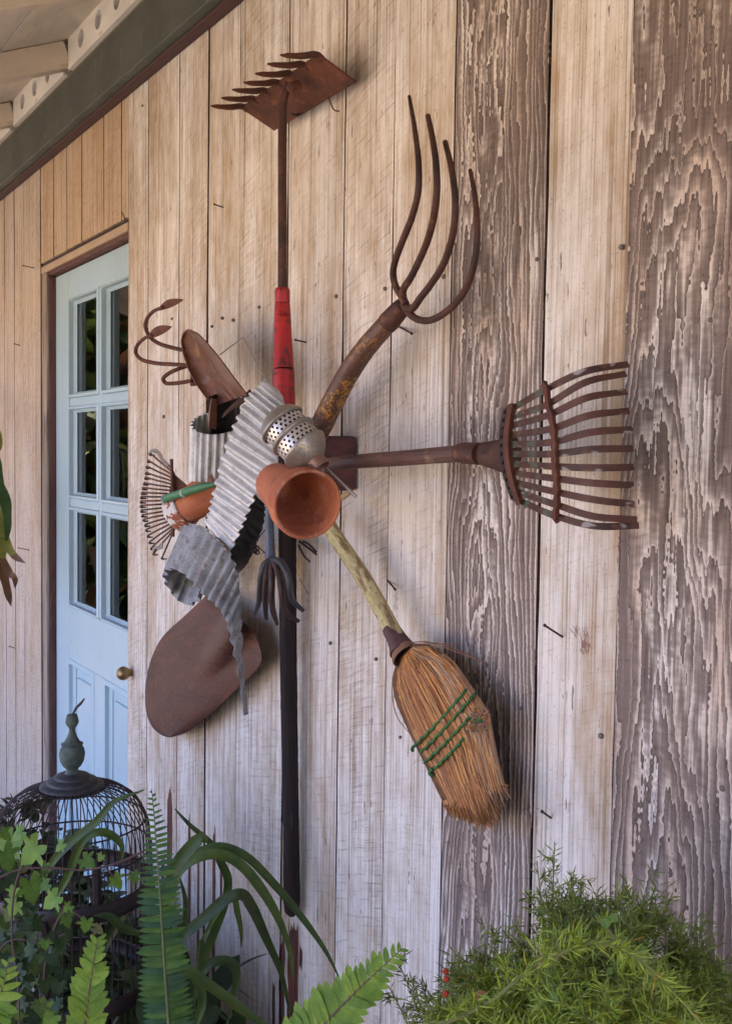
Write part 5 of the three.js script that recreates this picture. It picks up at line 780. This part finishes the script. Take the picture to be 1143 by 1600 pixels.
// ivy
{
  const t = thing('ivy', 'bright green ivy with lobed leaves trailing over the birdcage at left', 'ivy', D(40, 1680, 1.45));
  const ol = [[0, -0.03], [0.12, -0.2], [0.34, -0.42], [0.5, -0.30], [0.56, -0.06], [0.42, 0.06], [0.72, 0.10], [0.94, 0.30], [0.70, 0.34], [0.42, 0.36], [0.44, 0.62], [0.26, 0.86], [0, 1.18]];
  const out = [...ol.map(([x, y]) => [y, x]), ...ol.slice(1, -1).reverse().map(([x, y]) => [y, -x])];
  const ivyGeo = (seed) => { const r = rng(seed), pos = [0.15, 0, 0], uv = [0.03, 0.03], idx = [], n = out.length; for (const R of [0.5, 1]) out.forEach(([a, b]) => { const x = 0.15 + (a - 0.15) * R, y = b * R; pos.push(x, y, 0.10 * Math.abs(y) - 0.12 * x * x * R + (r() - 0.5) * 0.06 * R); uv.push(0.03 + x * 0.03, 0.03 + y * 0.03); }); for (let i = 0; i < n; i++) { const j = (i + 1) % n; idx.push(0, 1 + i, 1 + j); idx.push(1 + i, 1 + n + i, 1 + j, 1 + j, 1 + n + i, 1 + n + j); } return fromArrays(pos, uv, idx); };
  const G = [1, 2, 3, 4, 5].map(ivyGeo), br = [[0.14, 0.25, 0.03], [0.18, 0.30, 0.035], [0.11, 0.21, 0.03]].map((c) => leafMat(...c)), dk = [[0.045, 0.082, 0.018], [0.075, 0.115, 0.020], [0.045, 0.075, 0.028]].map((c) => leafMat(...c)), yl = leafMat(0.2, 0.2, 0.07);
  const r = rng(77), L = [[60, 680, 185, 1], [185, 710, 185, 1], [20, 740, 160, 1], [110, 640, 100, 1], [315, 700, 80, 1], [420, 775, 100, 1], [510, 757, 56, 1], [575, 870, 95, 1], [668, 850, 75, 1], [150, 890, 170, 1], [280, 965, 130, 1], [330, 1060, 95, 1], [435, 1085, 95, 1], [65, 1000, 150, 0], [30, 880, 130, 0], [85, 1130, 120, 0], [165, 1220, 110, 0], [60, 1290, 100, 0], [225, 1385, 110, 0], [100, 1460, 130, 0], [150, 1565, 110, 0], [45, 1385, 120, 0], [20, 1210, 120, 0], [120, 1345, 100, 0], [270, 1300, 80, 0], [205, 1500, 100, 0], [330, 1180, 60, 0], [45, 800, 110, 0], [200, 850, 90, 0], [240, 900, 80, 1], [350, 1010, 70, 1], [130, 790, 100, 0], [10, 640, 90, 1], [300, 1500, 90, 0], [30, 1560, 130, 0], [250, 1150, 60, 0], [480, 1120, 70, 2], [20, 1060, 110, 0], [110, 1060, 80, 0], [180, 1100, 70, 0], [75, 930, 90, 1], [255, 1230, 60, 0], [190, 1300, 90, 0], [10, 1320, 120, 0], [90, 1560, 130, 0], [250, 1580, 100, 0], [350, 1330, 50, 0], [230, 800, 60, 1]];
  const pts = [];
  for (let k = 0; k < 70; k++) L.push([lerp(-20, 330, r()), lerp(980, 1620, Math.pow(r(), 0.8)), lerp(60, 130, r()), r() < 0.2 ? 1 : 0, lerp(1.5, 1.72, r())]);
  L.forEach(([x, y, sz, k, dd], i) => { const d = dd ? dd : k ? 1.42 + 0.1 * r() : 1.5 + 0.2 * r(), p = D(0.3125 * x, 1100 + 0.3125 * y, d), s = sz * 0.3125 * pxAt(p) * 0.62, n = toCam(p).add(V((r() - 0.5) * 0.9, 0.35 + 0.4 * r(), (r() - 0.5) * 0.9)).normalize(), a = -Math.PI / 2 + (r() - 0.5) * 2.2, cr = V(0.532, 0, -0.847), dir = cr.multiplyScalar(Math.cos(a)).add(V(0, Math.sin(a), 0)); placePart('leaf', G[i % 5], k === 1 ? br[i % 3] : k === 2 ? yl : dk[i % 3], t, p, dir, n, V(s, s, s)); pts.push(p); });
  const vm = plain(0.10, 0.055, 0.045, { roughness: 0.8 }), vine = (l, w = 1.4) => part('stem', tube(l.map(([x, y, d]) => D(0.3125 * x, 1100 + 0.3125 * y, d)), w * 0.0011, { rad: 6 }), vm, t);
  vine([[-60, 900, 1.5], [90, 830, 1.5], [260, 820, 1.5], [430, 830, 1.5], [600, 790, 1.5], [720, 735, 1.5]]); vine([[100, 1700, 1.5], [90, 1400, 1.5], [60, 1150, 1.5], [80, 900, 1.5], [150, 720, 1.5]]); vine([[250, 1700, 1.55], [220, 1400, 1.55], [260, 1150, 1.52], [340, 1030, 1.5], [440, 1100, 1.5], [480, 1170, 1.5]]); { const g = D(40, 1680, 1.5); for (const [x, y, d] of [[100, 1700, 1.5], [250, 1700, 1.55]]) { const e = D(0.3125 * x, 1100 + 0.3125 * y, d); part('stem', tube([V(g.x, 0.045, g.z), V(e.x, e.y * 0.5, e.z), e], 0.0022, { rad: 6 }), vm, t); } }
  vine([[150, 870, 1.5], [260, 960, 1.5], [330, 1060, 1.5]]); vine([[520, 790, 1.5], [540, 830, 1.5], [575, 860, 1.5], [660, 850, 1.5]]); vine([[-30, 1260, 1.6], [60, 1180, 1.6], [200, 1190, 1.6], [330, 1150, 1.6]]);
}
// asparagus fern
{
  const t = thing('asparagus_fern', 'bushy bright green asparagus fern with fine needles and red berries at the lower right', 'plant', D(900, 1760, 0.95));
  const r = rng(5), pos = [], col = [], idx = [], stems = [];
  const needle = (p, d, L, w, c) => { const S = d.clone().cross(toCam(p).add(V(r() - 0.5, r() - 0.5, r() - 0.5))).normalize(), N = S.clone().cross(d), b = pos.length / 3, mid = p.clone().addScaledVector(d, L * 0.45).addScaledVector(N, L * 0.08); const add = (q) => { pos.push(q.x, q.y, q.z); col.push(...c); }; add(p); add(mid.clone().addScaledVector(S, w / 2)); add(mid.clone().addScaledVector(S, -w / 2)); add(p.clone().addScaledVector(d, L)); add(mid.clone().addScaledVector(N, w * 0.3)); idx.push(b, b + 1, b + 4, b, b + 4, b + 2, b + 4, b + 1, b + 3, b + 2, b + 4, b + 3); };
  const spray = (A, B, sag, dens, bright, nl) => {
    const M = A.clone().lerp(B, 0.55).add(V(0, sag, 0)), c = new THREE.QuadraticBezierCurve3(A, M, B), len = A.distanceTo(B), n = Math.max(8, Math.round(len * dens)); stems.push([c, 0.0009]);
    for (let i = 0; i < n; i++) { const s = 0.18 + 0.82 * i / n, p = c.getPoint(s), T = c.getTangent(s), k = 1 + ((r() * 3) | 0); for (let m = 0; m < k; m++) { const R = V(r() - 0.5, r() - 0.5, r() - 0.5).normalize(), d = R.addScaledVector(T, 0.55 - R.dot(T)).normalize(); const L = nl * (0.55 + 0.7 * r()) * (s > 0.92 ? 0.6 : 1), g = bright * (0.6 + 0.7 * r()), yel = r() < 0.12 ? 1.5 : r() < 0.05 ? 2.4 : 1; needle(p, d, L, 0.0009 + 0.0008 * r(), [0.175 * g * yel, 0.235 * g, 0.012 * g]); }
      if (i % 3 === 2 && s < 0.93) { const d2 = V(r() - 0.5, r() - 0.35, r() - 0.5).normalize().addScaledVector(T, 0.6).normalize(), l2 = len * (0.10 + 0.16 * r()), e = p.clone().addScaledVector(d2, l2); stems.push([new THREE.LineCurve3(p, e), 0.0005]); for (let q = 1; q <= 8; q++) { const pp = p.clone().lerp(e, q / 8); for (let m = 0; m < 2; m++) { const dd = V(r() - 0.5, r() - 0.5, r() - 0.5).normalize().addScaledVector(d2, 0.6).normalize(), g = bright * (0.6 + 0.7 * r()); needle(pp, dd, nl * (0.5 + 0.6 * r()), 0.0009 + 0.0007 * r(), [0.175 * g, 0.235 * g, 0.012 * g]); } } } }
  };
  const top = (u) => { const T = [[600, 1600], [640, 1560], [680, 1530], [742, 1480], [800, 1448], [830, 1425], [880, 1410], [930, 1398], [1004, 1403], [1040, 1425], [1080, 1470], [1122, 1510], [1160, 1530]]; for (let i = 0; i < T.length - 1; i++) if (u <= T[i + 1][0]) return lerp(T[i][1], T[i + 1][1], clamp((u - T[i][0]) / (T[i + 1][0] - T[i][0]))); return 1530; };
  for (let k = 0; k < 120; k++) { const u = lerp(625, 1160, r()), v = lerp(top(u), 1640, Math.pow(r(), 1.5)), front = (v - top(u)) / 200, d = lerp(1.0, 0.78, clamp(front)) + 0.06 * (r() - 0.5); const A = D(lerp(900, u, 0.35) + 60 * (r() - 0.5), 1730 + 40 * r(), lerp(0.95, d, 0.4)), B = D(u, v, d); spray(A, B, 0.02 + 0.03 * r(), 330, lerp(0.75, 1.35, clamp(front * 1.2 + 0.2 * r())), 0.016); }
  for (const [a, b, d, m] of [[[860, 1480], [866, 1315], 1.02, 0.9], [[850, 1470], [838, 1345], 1.02, 0.8], [[870, 1470], [893, 1362], 1.02, 0.9], [[850, 1440], [820, 1400], 1.02, 0.8], [[900, 1440], [908, 1380], 1.02, 0.9], [[660, 1600], [622, 1505], 1.0, 0.5], [[680, 1600], [655, 1530], 1.0, 0.6], [[640, 1610], [606, 1540], 1.0, 0.5], [[1060, 1560], [1064, 1432], 0.95, 1], [[1090, 1580], [1130, 1500], 0.95, 1], [[770, 1500], [775, 1450], 0.98, 1], [[1020, 1480], [1050, 1395], 0.98, 0.9], [[950, 1450], [975, 1385], 0.98, 0.9]]) spray(D(a[0], a[1], d), D(b[0], b[1], d), 0.004, 150, m, 0.0115);
  for (const l of [[[860, 1500, .8], [930, 1470, .79], [1000, 1500, .78], [1060, 1560, .77], [1110, 1620, .77]], [[640, 1620, .84], [760, 1570, .82], [880, 1470, .8], [900, 1462, .8]], [[930, 1430, .84], [980, 1490, .82], [1040, 1545, .8]]]) { const p = l.map((a) => D(...a)); for (let i = 0; i < p.length - 1; i++) spray(p[i], p[i + 1], 0.002, 240, 1.45, 0.017); stems.push([new THREE.CatmullRomCurve3(p), 0.0014]); }
  const g = new THREE.BufferGeometry(); g.setAttribute('position', new THREE.Float32BufferAttribute(pos, 3)); g.setAttribute('color', new THREE.Float32BufferAttribute(col, 3)); g.setIndex(idx); g.computeVertexNormals();
  part('needles', g, new THREE.MeshPhysicalMaterial({ vertexColors: true, roughness: 0.5, transmission: 0.25, thickness: 0, side: THREE.DoubleSide }), t, { stuff: true });
  part('stems', merge(stems.map(([c, w]) => tube(c.getPoints(6), [w, w * 0.6], { rad: 5, seg: 8, caps: false }))), plain(0.15, 0.16, 0.045), t, { stuff: true });
  const bm = plain(0.55, 0.045, 0.015, { roughness: 0.25 }); for (const [u, v] of [[696, 1518], [697, 1530], [696, 1553], [1068, 1598]]) { const c = D(u, v, 0.9), R = 5 * pxAt(c), b = new THREE.SphereGeometry(R, 14, 10); b.translate(c.x, c.y, c.z); part('berry', b, bm, t); }
  const lf = leafMat(0.14, 0.24, 0.05); for (const [u, v, s] of [[964, 1434, 8], [942, 1446, 8], [914, 1445, 7], [1003, 1500, 11], [955, 1516, 6], [866, 1566, 8], [910, 1590, 10]]) { const c = D(u, v, 0.79), R = s * pxAt(c), q = leafletGeo(0.55, 0.2, u); placePart('round_leaf', q, lf, t, c, V(r() - 0.5, r() - 0.2, r() - 0.5), toCam(c), V(R * 2.2, R * 1.6, R)); }
  { const c = D(742, 1556, 0.82), R = 12 * pxAt(c); placePart('dry_leaf', leafletGeo(0.5, 0.5, 4), leafMat(0.36, 0.15, 0.06), t, c, V(0.5, 0.3, -0.8), toCam(c), V(R * 1.6, R, R * 1.4)); }
}
// drooping leaves at the left edge
{
  const t = thing('hanging_plant', 'yellow-green drooping leaves with brown tips at the left edge', 'plant', P(-20, 760, 0.16));
  const gm = leafMat(0.05, 0.10, 0.022), ym = leafMat(0.22, 0.22, 0.035), bm = leafMat(0.17, 0.075, 0.03);
  const lf = (pts, w, m, tipM) => { const p = pts.map((a) => P(a[0], a[1], a[2] ?? 0.16)), c = new THREE.CatmullRomCurve3(p), mk = (s0, s1) => { const rows = []; for (let i = 0; i <= 16; i++) { const s = lerp(s0, s1, i / 16), o = c.getPoint(s), T = c.getTangent(s), S = T.clone().cross(toCam(o)).normalize(), W = w / 2 * pxAt(o) * Math.pow(Math.sin(Math.PI * lerp(0.18, 1, s)), 0.7) * (1 + 0.12 * Math.sin(s * 17)); rows.push([-1, -0.5, 0, 0.5, 1].map((k) => o.clone().addScaledVector(S, k * W).add(V(0, 0, 0.25 * W * k * k)))); } return sheet(rows, 0.0008); }; const l = part('leaf', mk(0, tipM ? 0.72 : 1), m, t); if (tipM) part('leaf_tip', mk(0.715, 1), tipM, l, { label: 'brown withered tip' }); };
  lf([[-14, 750], [4, 762], [12, 790], [14, 820], [10, 850]], 16, gm); lf([[-12, 800], [2, 820], [12, 850], [24, 868], [40, 880]], 15, ym, bm); lf([[-14, 820], [-2, 850], [6, 890], [14, 925], [18, 948]], 16, bm); lf([[-10, 840], [4, 870], [16, 895], [25, 905], [24, 920]], 12, bm); lf([[-14, 790], [0, 800], [8, 830], [6, 868], [0, 890]], 14, ym); lf([[-14, 660], [-4, 670], [2, 690], [1, 705]], 8, ym); lf([[-20, 700], [-6, 712], [2, 745], [6, 775]], 12, gm);
  part('stem', tube([P(-60, 600, .0), P(-40, 640, .13), P(-22, 700, .16), P(-16, 760, .16), P(-16, 830, .16)], 0.005, { rad: 7 }), stemG, t);
}
// leafy shrubs: small one at the left, and the ones beside the far end of the porch that the door panes mirror
function shrub(label, cat, base, leaves, shape, lw, cols, seed, kinds) {
  const t = thing('shrub', label, cat, base), r = rng(seed), gs = kinds || [1, 2].map((k) => leafletGeo(0.5, 0.25, seed + k, 0.7, 0.4)), buckets = cols.map(() => []);
  for (let i = 0; i < leaves; i++) { const p = base.clone().add(shape(r)), d = V(r() - 0.5, r() - 0.45, r() - 0.5).normalize(), n = V(r() - 0.5, r() + 0.2, r() - 0.5).normalize(), L = lw * (0.6 + 0.8 * r()), g = gs[(r() * gs.length) | 0].clone(); g.applyMatrix4(new THREE.Matrix4().compose(p, new THREE.Quaternion().setFromRotationMatrix(basis(d, n)), V(L, L * 0.55, L * 0.6))); buckets[(r() * cols.length) | 0].push(g); }
  buckets.forEach((b, i) => part('foliage', merge(b), leafMat(...cols[i]), t, { stuff: true }));
  for (let k = 0; k < 7; k++) { const e = base.clone().add(shape(r)); part('stem', tube([base.clone().add(V((r() - 0.5) * 0.05, 0, (r() - 0.5) * 0.05)), base.clone().lerp(e, 0.5).add(V(0, 0.03, 0)), e], [0.006, 0.004, 0.002].map((w) => w * Math.min(1.8, lw * 18)), { rad: 6 }), stemBr, t); }
  return t;
}
{
  const c = P(-6, 1240, 0.42), b = V(c.x, 0.05, c.z), h = c.y - 0.05;
  shrub('small dark leafy shrub at the left edge behind the birdcage', 'shrub', b, 900, (r) => { const a = r() * 6.28, k = Math.sqrt(r()), y = r(); return V(Math.cos(a) * k * 0.11 * Math.sin(0.5 + y * 2.5), h * lerp(0.15, 0.98, y), Math.sin(a) * k * 0.13); }, 0.032, [[0.03, 0.055, 0.018], [0.05, 0.085, 0.025], [0.085, 0.05, 0.025]], 61);
  { const q = D(185, 1560, 2.25); shrub('low dark leafy plant filling the corner behind the birdcage', 'plant', V(q.x, 0.05, 0.2), 1500, (r2) => V((r2() - 0.5) * 0.95, Math.pow(r2(), 0.8) * 0.55 * (0.6 + 0.4 * r2()), (r2() - 0.5) * 0.24), 0.06, [[0.025, 0.045, 0.012], [0.04, 0.066, 0.016], [0.055, 0.09, 0.02]], 66); }
  const blob = (rx, h, rz) => (r) => { const a = r() * 6.28, y = r(), k = Math.pow(r(), 0.4) * (0.75 + 0.25 * Math.sin(a * 5 + y * 9)); return V(Math.cos(a) * k * rx * Math.sin(0.35 + y * 2.5), h * y, Math.sin(a) * k * rz * Math.sin(0.35 + y * 2.5)); };
  const cl = [[0.03, 0.06, 0.02], [0.06, 0.12, 0.03], [0.13, 0.20, 0.05]];
  shrub('broad leafy shrub beyond the left end of the porch', 'shrub', V(-6.5, 0, 1.0), 1500, blob(0.7, 2.5, 0.8), 0.24, [[0.05, 0.09, 0.025], [0.16, 0.26, 0.05], [0.30, 0.34, 0.09], [0.22, 0.09, 0.03]], 71);
  shrub('tall dense shrub farther out past the porch end', 'shrub', V(-7.6, 0, 2.3), 2600, blob(0.9, 3.0, 0.9), 0.15, cl, 72);
  shrub('added unseen hedge blocking light from the right front', 'hedge', V(3.1, 0, 3.4), 3500, (r2) => V((r2() - 0.5) * 2.6, r2() * 3.6, (r2() - 0.5) * 3.4), 0.26, cl, 81);  // hedge added out of view so that light comes mainly from the left
  shrub('rounded shrub at the outer corner of the porch', 'shrub', V(-7.2, 0, 3.9), 2200, blob(0.9, 2.4, 0.9), 0.14, cl, 73);
}
// birdcage
{
  const C = D(113, 1232, 1.9), t = thing('birdcage', 'dark domed wire birdcage with a green turned finial in front of the door', 'birdcage', V(C.x, 0.05, C.z)), u = pxAt(C);
  const wm = plain(0.045, 0.027, 0.024, { roughness: 0.6, metalness: 0.2 }), verd = mat(makeTex(192, 192, 0.12, 0.12, (x, y) => { const n = fbm(x * 60, y * 60, 4); let c = mix3([0.040, 0.052, 0.042], [0.095, 0.125, 0.098], clamp(0.5 + n)); c = mix3(c, [0.06, 0.04, 0.03], 0.7 * sst(0.15, 0.45, fbm(x * 90 + 3, y * 90, 3))); return c; }), { roughness: 0.7 });
  const up = V(0, 1, 0), at = (v) => D(113, v, 1.9);
  const yTop = C.y + 8 * u, R = 122 * u, k = 1 / 0.93;
  const H = (px) => px * u * k;
  const capY = yTop - 0.002;
  const fin = [[0, H(104)], [7.5, H(103)], [9.5, H(97)], [10.2, H(92)], [8, H(87)], [5.2, H(84)], [4.6, H(81)], [5.2, H(77)], [8, H(70)], [12.5, H(62.5)], [16.8, H(61)], [17, H(59.5)], [14.5, H(58.3)], [15.5, H(57)], [18.2, H(53)], [19.6, H(46)], [19.6, H(43)], [19.2, H(42)], [18, H(35)], [14, H(28)], [9.5, H(24)], [9.5, H(20)], [13, H(16)]].reverse().map(([r, h]) => [r * u, h]);
  part('finial', lathe(fin, V(C.x, capY, C.z), up, 40), verd, t);
  const hk = V(C.x, capY + H(104), C.z), rt = V(0.532, 0, -0.847);
  part('hanging_hook', merge([0, 1].map((s) => tube([hk.clone().add(V(0, -0.004, 0)), hk.clone().addScaledVector(rt, 6 * u + s * 2 * u).add(V(0, 10 * u, 0)), hk.clone().addScaledVector(rt, 12 * u + s * 2 * u).add(V(0, 16 * u, 0)), hk.clone().addScaledVector(rt, 19 * u).add(V(0, 24 * u, 0))], 1.3 * u, { rad: 6 }))), wm, t);
  const capP = [[12, 17], [21, 16], [26, 14], [27.5, 11], [26.5, 9.5], [34, 9], [38, 7], [39, 4], [37.5, 2.5], [44, 2], [48.5, 0], [50, -3], [47, -5]].map(([r, h]) => [r * u, H(h)]);
  part('cap', lathe(capP.slice().reverse(), V(C.x, capY, C.z), up, 48), plain(0.035, 0.036, 0.038, { roughness: 0.55, amp: 0.5 }), t);
  const y0 = capY - H(2), dome = [[47, 0], [70, -6], [92, -19], [108, -38], [117, -62], [121, -92], [122, -130]], bot = 0.12;
  const NW = 64, r = rng(8);
  for (let i = 0; i < NW; i++) { const a = i / NW * 6.2832, d = V(Math.cos(a), 0, Math.sin(a)), j = () => (r() - 0.5) * 0.003, p = dome.map(([q, h]) => V(C.x, y0 + H(h), C.z).addScaledVector(d, q * u).add(V(j(), 0, j()))); p.push(V(C.x + j(), lerp(p[6].y, bot, 0.5), C.z + j()).addScaledVector(d, 122 * u), V(C.x, bot, C.z).addScaledVector(d, 122 * u)); part('cage_wire', tube(p, 0.0011, { rad: 5, seg: 26, caps: false }), wm, t); }
  const ring = (y, rr, th, nm = 'ring', m = wm) => { const g = new THREE.TorusGeometry(rr, th, 8, 64); g.rotateX(Math.PI / 2); g.scale(1, 1, 1); g.translate(C.x, y, C.z); part(nm, g, m, t); };
  ring(y0 + H(-3), 49 * u, 0.003); ring(y0 + H(-50), 113 * u, 0.0016); ring(y0 + H(-92), 121.5 * u, 0.0018);
  const hoop = (y, h) => part('hoop', lathe([[118 * u, 0], [123.5 * u, 0], [124.5 * u, h * 0.5], [123.5 * u, h], [118 * u, h]], V(C.x, y, C.z), up, 64), plain(0.03, 0.016, 0.016, { roughness: 0.5 }), t);
  hoop(y0 + H(-160), 0.03); hoop(y0 + H(-300), 0.028); hoop(bot - 0.01, 0.03);
  for (let i = 0; i < 4; i++) { const a = 0.62 + i * Math.PI / 2, d = V(Math.cos(a), 0, Math.sin(a)); part('post', tube([V(C.x, y0 + H(-150), C.z).addScaledVector(d, 121 * u), V(C.x, 0.05, C.z).addScaledVector(d, 121 * u)], 0.009, { rad: 10, seg: 4 }), plain(0.03, 0.016, 0.016, { roughness: 0.5 }), t); }
  part('tray', lathe([[0, 0], [118 * u, 0], [119 * u, 0.02], [116 * u, 0.02], [115 * u, 0.004], [0, 0.004]], V(C.x, bot, C.z), up, 48), wm, t);
}
scene.traverse((o) => { if (o.isMesh) { o.castShadow = true; o.receiveShadow = true; } });
renderer.render(scene, camera);
